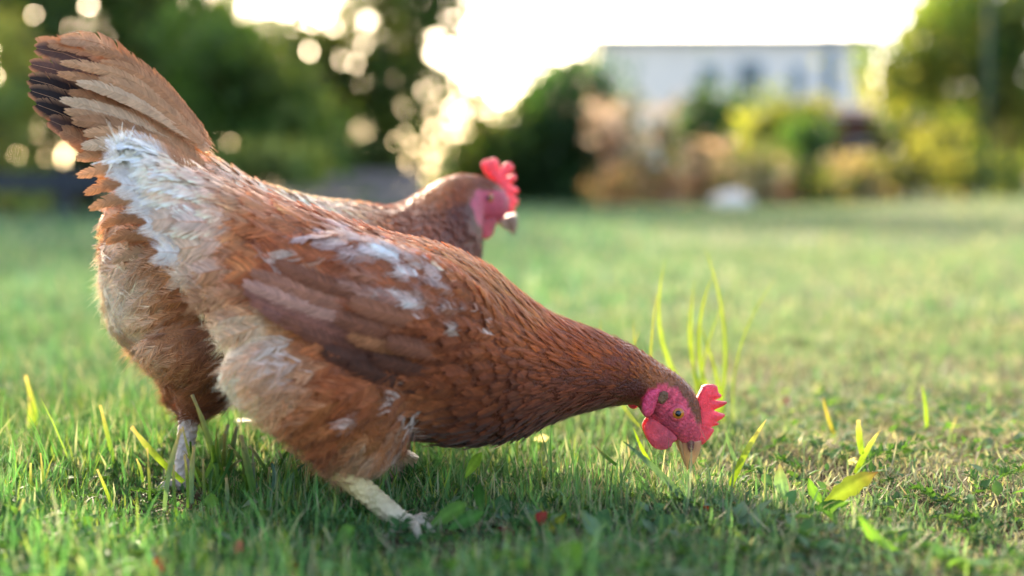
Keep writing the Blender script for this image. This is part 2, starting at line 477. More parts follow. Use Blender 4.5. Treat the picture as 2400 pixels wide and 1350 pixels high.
# ------------------------------------------------------------------ feather machinery
def make_barbs(S, Nn, L, W, fluff, colA, colB, tB, B=14, t0=0.22, curve=0.35, pointed=0.0, jitter=0.12, shaft=True, edge=None, ecol=None, bvar=0.12, shaftk=None, cfn=None, sawk=1.0):
    """S,Nn (F,K,3) spine points and normals. Each feather becomes a shaft and 2*B barbs that overlap into a vane.
       colA body colour, colB tip colour from fraction tB, edge = colour factor along the vane's margin."""
    F, K, _ = S.shape
    pt = pointed if isinstance(pointed, np.ndarray) else np.full(F, float(pointed))
    tb = t0 + (1 - t0) * (np.arange(B) + 0.3) / B                       # (B)
    pos = tb * (K - 1); i0 = np.clip(pos.astype(int), 0, K - 2); f = (pos - i0)[None, :, None]
    P = S[:, i0] * (1 - f) + S[:, i0 + 1] * f
    Nr = norm(Nn[:, i0] * (1 - f) + Nn[:, i0 + 1] * f)
    D = norm(S[:, i0 + 1] - S[:, i0])
    sp = (L / B * (1 - t0))[:, None, None]                            # spacing along the shaft
    x = (tb - 0.5) / 0.56
    wr = np.where(tb < .62, np.clip(1 - ((tb - .62) / .75) ** 2, 0, 1) ** .5, np.clip(1 - ((tb - .62) / .385) ** 2, 0, 1) ** .5)
    wp = np.sin(math.pi * np.clip(tb * 0.92 + 0.05, 0, 1)) ** 0.8 * (1 - tb) ** 0.35
    wprof = (1 - pt)[:, None] * wr[None] + pt[:, None] * wp[None]     # (F,B)
    Vs = []; Cs = []
    fl = fluff[:, None, None]
    ed = (np.ones((F, 1, 1)) if edge is None else np.asarray(edge, float).reshape(-1, 1, 1))
    for sg in (-1, 1):
        Sd = np.cross(Nr, D) * sg
        w = (wprof * (W * 0.5)[:, None])[..., None]
        rj = rng.normal(0, 1, (F, B, 1)); rj2 = rng.normal(0, 1, (F, B, 1)); rj3 = rng.normal(0, 1, (F, B, 1))
        # neighbouring barbs stick together and part here and there
        ph = rng.uniform(0, 6.28, (F, 1, 1)); fr = rng.uniform(5, 11, (F, 1, 1)) * math.pi
        zz = ((tb[None, :, None] * fr + ph) / (2 * math.pi)) % 1.0
        saw = (zz - 0.5) * sawk
        w = w * (1 + jitter * 0.5 * rj) * (1 + 0.35 * fl * np.abs(rj2)) * (1 + 0.04 * saw)
        adv = (0.45 + 0.6 * tb[None, :, None]) * w * (1 + 0.06 * rj3 + 0.25 * fl * rj3) + sp * 0.8 + w * saw * 0.09
        lift = (rng.normal(0, 1, (F, B, 1)) * (0.02 + 0.13 * fl) + saw * 0.07) * w
        cv = curve * w * 0.5
        mid = P + Sd * w * (0.55 - .15 * fl) + D * adv * (0.40 + .3 * fl) - Nr * cv * 0.30 + Nr * lift * 0.4
        tip = P + Sd * w * (1.0 - 0.45 * fl) + D * adv * (1.0 + 0.2 * fl * rj + 0.9 * fl) - Nr * cv + Nr * lift
        hw = sp * (0.9 - 0.5 * fl)
        te = hw * (0.75 - 0.6 * fl)
        Vs.append(np.stack([P - D * hw, P + D * hw, mid - D * hw, mid + D * hw, tip - D * te, tip + D * te], 2))   # F,B,6,3
        mixB = np.clip((tb[None, :] - tB[:, None]) / 0.12, 0, 1)[..., None]
        c = colA[:, None] * (1 - mixB) + colB[:, None] * mixB
        if cfn is not None: c = c * 0.5 + cfn(tip) * 0.5
        c = c * (1 + bvar * rj2)
        ec = c * ed if ecol is None else c * 0.3 + np.asarray(ecol)[:, None] * 0.7
        Cs.append(np.stack([c * 1.05, c * 1.05, c, c, ec, ec], 2))
    V = np.stack(Vs, 1).reshape(-1, 3); C = np.clip(np.stack(Cs, 1), 0.003, 0.95).reshape(-1, 3)
    nb = F * 2 * B
    Tq = np.array([(0, 1, 3), (0, 3, 2), (2, 3, 5), (2, 5, 4)])
    T = (np.arange(nb)[:, None, None] * 6 + Tq[None]).reshape(-1, 3)
    res = [(V, T, C)]
    if shaft:
        Sd = np.cross(norm(Nn), norm(np.gradient(S, axis=1)))
        k = np.linspace(1, 0.15, K)[None, :, None]
        w = (np.clip(W * 0.03, 0.0002, 0.0006))[:, None, None] * k
        up = Nn * 0.0004
        V = np.stack([S - Sd * w + up, S + Sd * w + up], 2).reshape(-1, 3)
        c = np.clip(np.repeat((colA * (1.15 if shaftk is None else shaftk[:, None]))[:, None], 2 * K, 1), 0, 0.8).reshape(-1, 3)
        q = np.arange(K - 1) * 2
        Tq = np.concatenate([np.stack([q, q + 1, q + 3], -1), np.stack([q, q + 3, q + 2], -1)])
        T = (np.arange(F)[:, None, None] * 2 * K + Tq[None]).reshape(-1, 3)
        res.append((V, T, c))
    return cat(res)

def idw(P, pts, vals, power=2.6, eps=18.0):
    d2 = ((P[:, None, :] - pts[None]) ** 2).sum(-1) + eps ** 2
    w = d2 ** (-power / 2 * 1.35)
    w /= w.sum(1, keepdims=True)
    return w @ vals

class Hen:
    def __init__(self, pxA, YA, pxB, YB, yref):
        A = at(pxA, yref, YA); B = at(pxB, yref, YB)
        self.k = (B[1] - A[1]) / (B[0] - A[0]); self.A = A
        self.dir = norm(np.array([1, self.k, 0])); self.lat = norm(np.array([self.k, -1, 0]))
        self.c0 = A[1] - self.k * A[0]
    def pt(self, px, py, lat=0.0, exact=False):
        d = ray(px, py)
        den = d[1] - self.k * d[0]
        sh = math.sqrt(1 + self.k ** 2)
        if lat > 0 or exact:                       # on the vertical plane shifted sideways by lat
            return np.array([0, 0, CAM_H]) + d * ((self.c0 - lat * sh) / den)
        P = np.array([0, 0, CAM_H]) + d * ((self.c0 + lat * sh) / den)
        return P + self.lat * 2 * lat              # mirror image of the near side
    def lateral(self, P):
        return (P - self.A) @ self.lat
    direct = False
    def near_px(self, P):
        if self.direct: return project(P)
        l = self.lateral(P)
        Q = P + np.where(l < 0, -2 * l, 0)[:, None] * self.lat
        return project(Q)
    def pxdir(self, d):
        return d[:, :1] * self.dir[None] - d[:, 1:2] * np.array([[0, 0, 1.0]])

def catmull(arr, n):
    arr = np.asarray(arr, float); k = len(arr)
    t = np.linspace(0, k - 1, n); i = np.clip(t.astype(int), 0, k - 2); f = (t - i)[:, None]
    p0 = arr[np.clip(i - 1, 0, k - 1)]; p1 = arr[i]; p2 = arr[i + 1]; p3 = arr[np.clip(i + 2, 0, k - 1)]
    return 0.5 * (2 * p1 + (p2 - p0) * f + (2 * p0 - 5 * p1 + 4 * p2 - p3) * f ** 2 + (3 * p1 - p0 - 3 * p2 + p3) * f ** 3)
def loft(hen, st, nring=64, nseg=36, lat0=0.0, expo=2.2):
    """st rows: topx,topy,botx,boty,halfwidth(m)[,lateral offset]"""
    st = np.asarray(st, float)
    if st.shape[1] == 5: st = np.concatenate([st, np.full((len(st), 1), lat0)], 1)
    a = catmull(st, nring)
    V = []; F = []
    for r in a:
        T_ = hen.pt(r[0], r[1], r[5]); B_ = hen.pt(r[2], r[3], r[5])
        c = (T_ + B_) / 2; ax = (T_ - B_) / 2
        for k in range(nseg):
            th = 2 * math.pi * k / nseg
            cs, sn = math.cos(th), math.sin(th)
            e = 2 / expo
            V.append(c + ax * (abs(cs) ** e * np.sign(cs)) + hen.lat * max(r[4], 0.001) * (abs(sn) ** e * np.sign(sn)))
    for i in range(nring - 1):
        for k in range(nseg):
            F.append((i * nseg + k, i * nseg + (k + 1) % nseg, (i + 1) * nseg + (k + 1) % nseg, (i + 1) * nseg + k))
    V.append(np.mean(V[:nseg], 0)); V.append(np.mean(V[(nring - 1) * nseg:nring * nseg], 0))
    for k in range(nseg):
        F.append((len(V) - 2, (k + 1) % nseg, k))
        F.append((len(V) - 1, (nring - 1) * nseg + k, (nring - 1) * nseg + (k + 1) % nseg))
    return V, F
def fuse(mb, voxel, smooth_it):
    me = bpy.data.meshes.new('tmp'); me.from_pydata([tuple(v) for v in mb.V], [], mb.F)
    bm = bmesh.new(); bm.from_mesh(me); bmesh.ops.recalc_face_normals(bm, faces=bm.faces); bm.to_mesh(me); bm.free()
    ob = bpy.data.objects.new('tmp', me); COL.objects.link(ob)
    r = ob.modifiers.new('r', 'REMESH'); r.mode = 'VOXEL'; r.voxel_size = voxel
    s = ob.modifiers.new('s', 'SMOOTH'); s.factor = 0.5; s.iterations = smooth_it
    dg = bpy.context.evaluated_depsgraph_get()
    res = bpy.data.meshes.new_from_object(ob.evaluated_get(dg))
    bpy.data.objects.remove(ob); bpy.data.meshes.remove(me)
    n = len(res.vertices); V = np.empty(n * 3); res.vertices.foreach_get('co', V); V = V.reshape(-1, 3)
    res.calc_loop_triangles()
    T = np.empty(len(res.loop_triangles) * 3, np.int32); res.loop_triangles.foreach_get('vertices', T); T = T.reshape(-1, 3)
    bpy.data.meshes.remove(res)
    return V, T

def scatter(V, T, spacing_fn, ncand):
    a, b, c = V[T[:, 0]], V[T[:, 1]], V[T[:, 2]]
    nrm = np.cross(b - a, c - a); ar = np.linalg.norm(nrm, axis=1) / 2
    cdf = np.cumsum(ar); idx = np.searchsorted(cdf, rng.random(ncand) * cdf[-1])
    idx = np.clip(idx, 0, len(T) - 1)
    r1 = np.sqrt(rng.random(ncand))[:, None]; r2 = rng.random(ncand)[:, None]
    P = a[idx] * (1 - r1) + b[idx] * (r1 * (1 - r2)) + c[idx] * (r1 * r2)
    Nn = norm(nrm[idx])
    R = spacing_fn(P)
    cell = R.max(); grid = {}; keep = []
    for i in range(ncand):
        r = R[i]
        if r <= 0: continue
        p = P[i]; g = (int(math.floor(p[0] / cell)), int(math.floor(p[1] / cell)), int(math.floor(p[2] / cell)))
        ok = True
        for dx in (-1, 0, 1):
            for dy in (-1, 0, 1):
                for dz in (-1, 0, 1):
                    for q in grid.get((g[0] + dx, g[1] + dy, g[2] + dz), ()):
                        e = q - p
                        if e[0] * e[0] + e[1] * e[1] + e[2] * e[2] < r * r: ok = False; break
                    if not ok: break
                if not ok: break
            if not ok: break
        if ok:
            keep.append(i); grid.setdefault(g, []).append(p)
    return P[keep], Nn[keep]

def grow(bvh, P, Nn, D, L, K=5, follow=0.75, lift=0.06, sink=0.003, jit=0.10):
    F = len(P)
    S = np.zeros((F, K, 3)); NN = np.zeros((F, K, 3))
    for i in range(F):
        n = Vector(Nn[i]); d = Vector(D[i])
        d = d - n * d.dot(n)
        if d.length < 0.15: d = n.orthogonal() if d.length < 1e-4 else d
        d.normalize()
        d = (d + n.cross(d) * random.gauss(0, jit)).normalized()
        p = Vector(P[i]); st = L[i] / (K - 1)
        li = lift[i] * random.uniform(0.4, 1.7)
        S[i, 0] = p - n * sink; NN[i, 0] = n
        q = p.copy()
        for k in range(1, K):
            q2 = q + d * st
            loc, nn, _, _ = bvh.find_nearest(q2)
            q3 = q2.lerp(loc, follow)
            if nn.dot(n) > 0.2:
                n = n.lerp(nn, follow).normalized()
            dd = q3 - q
            if dd.length > 1e-6: d = (dd - n * dd.dot(n)).normalized() if (dd - n * dd.dot(n)).length > 1e-6 else d
            q = q3
            t = k / (K - 1)
            hh = -sink * (1 - t) + L[i] * li * (t ** 1.3)
            S[i, k] = q + n * hh; NN[i, k] = n
    return S, NN

def plate(hen, poly, thick, lat, mat, name, parent, step=2.2, bend=0.0, sharp=1.0, col=None, noise=0.0):
    """rounded flat flesh piece: outline in side-view coordinates, inflated to a real thickness"""
    poly = np.array(poly, float)
    # resample the outline
    pts = []
    n = len(poly)
    for i in range(n):
        a, b = poly[i], poly[(i + 1) % n]
        m_ = max(1, int(np.linalg.norm(b - a) / step))
        for k in range(m_): pts.append(a + (b - a) * k / m_)
    pts = np.array(pts); nb = len(pts)
    for _ in range(2): pts = 0.25 * np.roll(pts, 1, 0) + 0.5 * pts + 0.25 * np.roll(pts, -1, 0)
    x0, y0 = pts.min(0); x1, y1 = pts.max(0)
    gx_, gy_ = np.meshgrid(np.arange(x0, x1, step), np.arange(y0, y1, step))
    g = np.stack([gx_.ravel(), gy_.ravel()], -1) + rng.normal(0, step * 0.1, (gx_.size, 2))
    ins = np.zeros(len(g), bool); j = nb - 1
    for i in range(nb):
        xi, yi = pts[i]; xj, yj = pts[j]
        c = ((yi > g[:, 1]) != (yj > g[:, 1])) & (g[:, 0] < (xj - xi) * (g[:, 1] - yi) / (yj - yi + 1e-12) + xi)
        ins ^= c; j = i
    g = g[ins]
    dist = np.sqrt(((g[:, None] - pts[None]) ** 2).sum(-1)).min(1)
    g = g[dist > step * 0.6]; dist = dist[dist > step * 0.6]
    allp = np.concatenate([pts, g]); dd = np.concatenate([np.zeros(nb), dist])
    vs_, _, fs, ov, _, _ = delaunay_2d_cdt([Vector(p) for p in allp], [], [list(range(nb))], 1, 1e-4)
    P2 = np.array([v[:] for v in vs_])
    dn = np.sqrt(((P2[:, None] - pts[None]) ** 2).sum(-1)).min(1)
    R = max(dn.max() * sharp, 1e-6)
    h = thick * np.sqrt(np.clip(1 - (1 - np.clip(dn / R, 0, 1)) ** 2, 0, 1))
    h = h * (1 + noise * rng.normal(0, 1, len(h)))
    n2 = len(P2)
    yy = (P2[:, 1] - y0) / max(y1 - y0, 1)
    off = lat + bend * (yy - 0.5) ** 2
    F_ = np.array([hen.pt(P2[i, 0], P2[i, 1], off[i] + h[i]) for i in range(n2)])
    B_ = np.array([hen.pt(P2[i, 0], P2[i, 1], off[i] - h[i]) for i in range(n2)])
    fs = [f for f in fs if len(f) == 3]
    T = np.array([f for f in fs] + [(f[0] + n2, f[2] + n2, f[1] + n2) for f in fs])
    # orient outwards
    f = fs[0]; nrm = np.cross(F_[f[1]] - F_[f[0]], F_[f[2]] - F_[f[0]])
    if nrm @ hen.lat < 0: T = T[:, ::-1]
    VV = np.concatenate([F_, B_])
    o = mesh_np(name, VV, T, mat, parent, col=(np.tile(np.array(col, float), (len(VV), 1)) if col is not None else None))
    bm = bmesh.new(); bm.from_mesh(o.data); bmesh.ops.remove_doubles(bm, verts=bm.verts, dist=1e-5); bm.to_mesh(o.data); bm.free()
    return o

def ellipsoid(hen, cx, cy, lat, r, mat, name, parent, col=None, nu=16, nv=10):
    """r = (half length along px x, half height px y, half lateral) in metres"""
    c = hen.pt(cx, cy, lat)
    V = []; T = []
    for i in range(nv + 1):
        ph = math.pi * i / nv
        for k in range(nu):
            th = 2 * math.pi * k / nu
            V.append(c + hen.dir * r[0] * math.sin(ph) * math.cos(th) + np.array([0, 0, 1]) * r[1] * math.sin(ph) * math.sin(th) + hen.lat * r[2] * math.cos(ph))
    for i in range(nv):
        for k in range(nu):
            a, b, c_, d = i * nu + k, i * nu + (k + 1) % nu, (i + 1) * nu + (k + 1) % nu, (i + 1) * nu + k
            T += [(a, d, c_), (a, c_, b)]
    return mesh_np(name, V, T, mat, parent, col=(np.tile(np.array(col, float), (len(V), 1)) if col is not None else None))

def big_feather(hen, root, name, base, tip, width, colA, colB=None, tB=2.0, bend=0.12, lat=(0.0, 0.0), B=46, pointed=0.2, fluff=0.06, roll=0.0, bvh=None, off=0.004, curve=0.3, side=1, ecol=None, bvar=0.05, sawk=0.35, cfn=None):
    """one large feather as an object: base and tip in side-view px, bend = sideways bow / length, lat = (base,tip) lateral metres"""
    base = np.array(base, float); tip = np.array(tip, float)
    K = 9; t = np.linspace(0, 1, K)
    ln = np.linalg.norm(tip - base); u = (tip - base) / ln; v = np.array([-u[1], u[0]])
    q = base[None] + (tip - base)[None] * t[:, None] + v[None] * (bend * ln * 4 * t * (1 - t) * (0.6 + 0.8 * t))[:, None]
    S = np.array([hen.pt(q[i, 0], q[i, 1], 0) for i in range(K)])
    if bvh is not None:
        for i in range(K):
            o_ = Vector(S[i] + hen.lat * 0.3 * side); hit = bvh.ray_cast(o_, Vector(-hen.lat * side))
            la = hen.lateral(np.array(hit[0])[None])[0] if hit[0] is not None else (hen.lateral(S[i - 1][None])[0] if i else 0.03)
            S[i] = S[i] + hen.lat * (la + side * (off * min(1, 1.6 * t[i]) + 0.003 * t[i] - 0.004 * (1 - t[i])))
        # relax along the shaft, a quill is stiff
        for _ in range(6): S[1:-1] = 0.25 * S[:-2] + 0.5 * S[1:-1] + 0.25 * S[2:]
    else:
        S = S + hen.lat[None] * (lat[0] + (lat[1] - lat[0]) * t)[:, None]
    D = norm(np.gradient(S, axis=0))
    n0 = norm(hen.lat * side + np.array([0, 0, 1.0]) * roll)
    Nn = norm(n0[None] - D * (D @ n0)[:, None])
    L = np.array([np.linalg.norm(np.diff(S, axis=0), axis=1).sum()])
    Wm = np.array([width * 0.00031])
    cA = np.array([colA]); cB = np.array([colB if colB is not None else colA])
    V, T, C = make_barbs(S[None], Nn[None], L, Wm, np.array([fluff]), cA, cB, np.array([tB]), B=B * 2, t0=0.10, curve=curve, pointed=pointed, jitter=0.05, edge=np.array([1.12]), bvar=bvar, sawk=sawk, cfn=cfn, ecol=None if ecol is None else np.array([ecol]))
    return mesh_np(name, V, T, M['feather'], root, col=C)

ALB = 0.80
def sat(c, k=1.3, g=1.0):
    c = np.asarray(c, float); l = c @ np.array([.3, .59, .11]); l = l[..., None]
    return np.clip((l + (c - l) * k) * g, 0.008, 0.82)
def plumage_field(hen, splat_pts, splat_col, patches):
    """pigment of the plumage over the body: russet base and soft white patches"""
    def field(P):
        sh = P.shape[:-1]
        q = hen.near_px(P.reshape(-1, 3))
        n = len(q)
        qn = q + rng.normal(0, 5, q.shape)
        col = np.zeros((n, 3)); w_all = np.zeros(n)
        for i in range(0, n, 20000):
            col[i:i + 20000] = idw(qn[i:i + 20000], splat_pts, splat_col, power=3.0, eps=14)
        st_ = np.sin(q[:, 0] * .11 + q[:, 1] * .23) * .5 + np.sin(q[:, 0] * .05 - q[:, 1] * .31 + 2) * .5
        for (cx, cy, rx, ry, ang, cr, cg, cb) in patches:
            a_ = math.radians(ang); dx = qn[:, 0] - cx; dy = qn[:, 1] - cy
            e = np.sqrt(((dx * math.cos(a_) + dy * math.sin(a_)) / rx) ** 2 + ((-dx * math.sin(a_) + dy * math.cos(a_)) / ry) ** 2)
            w_ = np.clip((1.6 - e) / 1.0 + .22 * st_ + rng.normal(0, .12, n), 0, 1)
            w_ = (w_ * w_ * (3 - 2 * w_))[:, None]
            col = col * (1 - w_) + np.array([.90, .82, .73]) * (lin((cr, cg, cb)) / lin((240, 236, 240))) * w_
            w_all = np.maximum(w_all, w_[:, 0])
        field.white = w_all
        return col.reshape(sh + (3,))
    return field
def plume(hen, root, V, T, bvh, field, flow, exclude, spacing_scale, name, ncand, colnoise=0.06):
    fp = np.array([f[:2] for f in flow], float)
    fd = np.array([f[2:4] for f in flow], float); fd = fd / np.linalg.norm(fd, axis=1, keepdims=True)
    fw = np.array([f[4:] for f in flow], float)
    big = fw[:, 1] >= 10.5
    flf = big & (fw[:, 2] > .5); big = big & ~flf
    fw[big, 1] *= 1.3; fw[big, 0] *= 1.18; fw[flf, 1] *= 1.1; fw[flf, 0] *= .92
    fv = np.concatenate([fd, fw], 1)   # dx,dy,L(mm),W(mm),fluff,pointed
    def spacing(P):
        q = hen.near_px(P)
        v = idw(q, fp, fv)
        r = np.clip(0.00047 * v[:, 3], 0.0021, 0.0125) * spacing_scale
        r[exclude(q, hen.lateral(P))] = -1
        return r
    P, Nn = scatter(V, T, spacing, ncand)
    kp = np.abs((norm(hen.pxdir(idw(hen.near_px(P), fp, fv)[:, :2])) * Nn).sum(1)) < .9
    P = P[kp]; Nn = Nn[kp]
    q = hen.near_px(P)
    v = idw(q, fp, fv)
    col = field(P); wsum = field.white
    n = len(P)
    col = col * (1 + colnoise * rng.normal(0, 1, (n, 1))) * (1 + 0.02 * rng.normal(0, 1, (n, 3)))
    tone = np.clip(1 + (0.15 + .15 * v[:, 5])[:, None, None] * rng.normal(0, 1, (n, 1, 1)), .5, 1.8)
    tone = np.where((rng.random(n) < .22 * v[:, 5])[:, None, None], rng.uniform(1.35, 1.9, (n, 1, 1)) * np.array([1.0, .95, .75]), tone)
    D = hen.pxdir(v[:, :2])
    L = v[:, 2] * 0.001 * rng.uniform(0.85, 1.25, n); W = v[:, 3] * 0.001 * rng.uniform(0.8, 1.2, n)
    fl = np.clip(v[:, 4] * rng.uniform(0.8, 1.2, n) + np.where(v[:, 4] < .15, .10, .30) * (1 - v[:, 5]), 0, 1)
    fl = np.clip(np.maximum(fl, .42 * wsum), 0, .85); W = W * (1 - .15 * wsum); L = L * (1 + .15 * wsum)
    S, NN = grow(bvh, P, Nn, D, L, lift=0.10 * (1 - .55 * np.clip(v[:, 5], 0, 1)))
    edge = col * rng.uniform(0.92, 1.2, (n, 1))
    pnt = np.clip(v[:, 5], 0, 1)
    mrg = 1 + rng.uniform(0.0, 0.9, n) * (1 - wsum); shk = np.where(rng.random(n) < .45, rng.uniform(1.3, 2.1, n) + pnt * .6, 1.1); shk = np.where(fl > .42, 1.0, shk)  # paler margins: tan edging, with light on curved tips put into the colour
    V2, T2, C2 = make_barbs(S, NN, L, W, fl, np.clip(col, 0.01, 0.9), np.clip(edge, 0.01, 0.9), np.full(n, 0.72), B=20, t0=0.28, curve=0.45, pointed=pnt, shaft=True, edge=mrg, shaftk=shk, cfn=lambda X: field(X) * tone, sawk=.6, bvar=.14)
    o = mesh_np(name, V2, T2, M['feather'], root, col=C2)
    o['kind'] = 'stuff'
    print(name, n, 'feathers', len(T2), 'tris')
    return o

def foot(hen, root, px, top, ankle, toes, lat_top, lat_ank, r0, r1, colA, colB):
    """scaled shank + toes with claws; top/ankle px; toes list of (px,py) end points on the ground"""
    A = hen.pt(top[0], top[1], lat_top, True); Bk = hen.pt(ankle[0], ankle[1], lat_ank, True)
    mb = MB(); nseg = 15; npts = 26
    pts = [A + (Bk - A) * k / (npts - 1) for k in range(npts)]
    rad = [(r0 + (r1 - r0) * math.sin(math.pi * 0.5 * min(1, k / 16.0))) * (1 + 0.045 * (1 if k % 2 else -1)) for k in range(npts)]
    rad[-3] *= 1.12; rad[-2] *= 1.2; rad[-1] *= 1.05
    mb.tube(pts, rad, 14)
    cs = []
    for i, v in enumerate(mb.V):
        t = np.clip(np.dot(np.array(v) - A, Bk - A) / np.dot(Bk - A, Bk - A), 0, 1)
        cs.append(tuple(np.array(colA) * (1 - t) + np.array(colB) * t))
    mb.C = cs
    leg = mb.build('leg', M['leg'], root, smooth=True)
    for (tx, ty, tl) in toes:
        E = hen.pt(tx, ty, tl, True)
        mbt = MB(); n_ = 12
        P_ = [Bk + (E - Bk) * k / (n_ - 1) + np.array([0, 0, 0.006 * math.sin(math.pi * k / (n_ - 1))]) for k in range(n_)]
        R_ = [r1 * (0.68 - 0.36 * k / (n_ - 1)) * (1 + 0.035 * (1 if k % 2 else -1)) for k in range(n_)]
        mbt.tube(P_, R_, 10, c=colB)
        toe = mbt.build('toe', M['leg'], leg, smooth=True)
        d = norm(E - Bk)
        mbc = MB(); mbc.tube([E - d * 0.002, E + d * 0.006, E + d * 0.011 - np.array([0, 0, 0.004])], [r1 * 0.34, r1 * 0.24, r1 * 0.04], 8, c=lin((120, 105, 90)))
        mbc.build('claw', M['beak'], leg, smooth=True)
    return leg

EXEC_HENS = True
# ================================================================== FRONT HEN
def front_hen():
    H = Hen(300, 0.995, 1600, 1.07, 800)
    root = empty('hen', tuple(ground_at(900, 1215)), 'russet brown hen with white patches pecking head down in front', 'hen', 'hens on the lawn')
    bpy.context.view_layer.update()
    st = [(283, 352, 288, 372, .006), (345, 352, 345, 455, .018), (440, 398, 415, 605, .042), (540, 435, 495, 745, .062), (650, 470, 560, 905, .076),
          (770, 505, 680, 985, .083), (900, 546, 830, 1010, .085), (1030, 572, 960, 1020, .083), (1140, 622, 1090, 1035, .075),
          (1220, 688, 1190, 1025, .062), (1300, 738, 1290, 985, .047), (1390, 771, 1370, 962, .036), (1470, 803, 1440, 950, .029),
          (1545, 850, 1495, 948, .0225), (1604, 890, 1503, 968, .0190), (1636, 942, 1530, 992, .0168), (1643, 1000, 1564, 1014, .0128), (1638, 1036, 1588, 1036, .0085)]
    mb = MB(); mb.add(*loft(H, st))
    for s in (1, -1):
        # thigh: from the flank down to the hock
        dx = 0 if s > 0 else 130
        th = [(560 + dx, 800, 860 + dx, 720, .012, s * .055), (520 + dx * .8, 850, 920 + dx, 800, .032, s * .058), (560 + dx * .8, 930, 960 + dx, 900, .040, s * .056), (640 + dx, 1000, 965 + dx, 985, .036, s * .054),
              (715 + dx, 1060, 950 + dx * .6, 1050, .026, s * .052), (765 + dx, 1098, 885 + dx * .6, 1095, .015, s * .050), (790 + dx, 1120, 850 + dx * .6, 1118, .010, s * .050)]
        mb.add(*loft(H, th, 30, 24))
        # folded wing lying on the flank
        wg = [(590, 600, 600, 690, .004, s * .062), (700, 560, 720, 740, .012, s * .070), (850, 555, 870, 830, .017, s * .076), (980, 590, 1000, 870, .018, s * .074),
              (1090, 640, 1100, 850, .014, s * .068), (1160, 700, 1160, 800, .006, s * .060)]
        mb.add(*loft(H, wg, 30, 24))
    V, T = fuse(mb, 0.0032, 4)
    bvh = BVHTree.FromPolygons([tuple(v) for v in V], [tuple(t) for t in T])
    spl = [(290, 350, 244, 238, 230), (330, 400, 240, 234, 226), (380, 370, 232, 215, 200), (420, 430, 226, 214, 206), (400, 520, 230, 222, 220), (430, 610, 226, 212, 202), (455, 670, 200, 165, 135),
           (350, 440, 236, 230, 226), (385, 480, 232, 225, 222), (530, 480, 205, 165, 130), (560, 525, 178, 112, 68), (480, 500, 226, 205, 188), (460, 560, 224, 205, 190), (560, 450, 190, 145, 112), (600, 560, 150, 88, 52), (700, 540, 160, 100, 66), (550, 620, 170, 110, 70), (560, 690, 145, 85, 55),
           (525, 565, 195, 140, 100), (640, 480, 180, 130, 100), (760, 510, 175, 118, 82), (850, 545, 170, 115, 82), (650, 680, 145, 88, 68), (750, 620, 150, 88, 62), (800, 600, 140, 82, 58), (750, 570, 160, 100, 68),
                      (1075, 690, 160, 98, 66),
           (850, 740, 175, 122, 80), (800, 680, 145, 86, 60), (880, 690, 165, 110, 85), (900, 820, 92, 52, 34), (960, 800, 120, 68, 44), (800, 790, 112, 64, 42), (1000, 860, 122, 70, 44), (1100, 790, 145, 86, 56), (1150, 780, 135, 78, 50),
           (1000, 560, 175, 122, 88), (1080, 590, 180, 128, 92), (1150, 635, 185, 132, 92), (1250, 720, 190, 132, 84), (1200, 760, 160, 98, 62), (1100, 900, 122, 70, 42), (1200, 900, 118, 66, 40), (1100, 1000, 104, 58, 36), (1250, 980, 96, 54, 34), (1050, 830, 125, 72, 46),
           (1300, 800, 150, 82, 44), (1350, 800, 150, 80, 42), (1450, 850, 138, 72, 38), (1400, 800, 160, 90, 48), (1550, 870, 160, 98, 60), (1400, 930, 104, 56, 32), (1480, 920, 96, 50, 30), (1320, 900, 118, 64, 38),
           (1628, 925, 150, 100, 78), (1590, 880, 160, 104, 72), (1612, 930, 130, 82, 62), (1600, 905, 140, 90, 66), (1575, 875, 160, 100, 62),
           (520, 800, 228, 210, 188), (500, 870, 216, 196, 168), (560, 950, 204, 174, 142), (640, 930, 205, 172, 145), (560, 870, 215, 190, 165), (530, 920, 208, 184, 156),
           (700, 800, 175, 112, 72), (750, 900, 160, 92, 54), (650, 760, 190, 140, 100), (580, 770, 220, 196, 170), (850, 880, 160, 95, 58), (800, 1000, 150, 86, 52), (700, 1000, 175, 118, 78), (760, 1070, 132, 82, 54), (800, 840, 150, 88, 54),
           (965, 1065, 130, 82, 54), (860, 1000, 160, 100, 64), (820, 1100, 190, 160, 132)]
    spl += [(950, 640, 165, 105, 75), (1000, 720, 160, 100, 70), (620, 620, 150, 90, 62), (850, 640, 150, 90, 64), (880, 960, 165, 108, 72), (940, 1000, 165, 110, 75), (850, 1070, 168, 118, 82), (650, 850, 200, 160, 125), (560, 790, 226, 206, 184), (570, 900, 222, 200, 176), (600, 940, 208, 180, 152), (520, 850, 226, 208, 186), (545, 740, 205, 165, 130)]
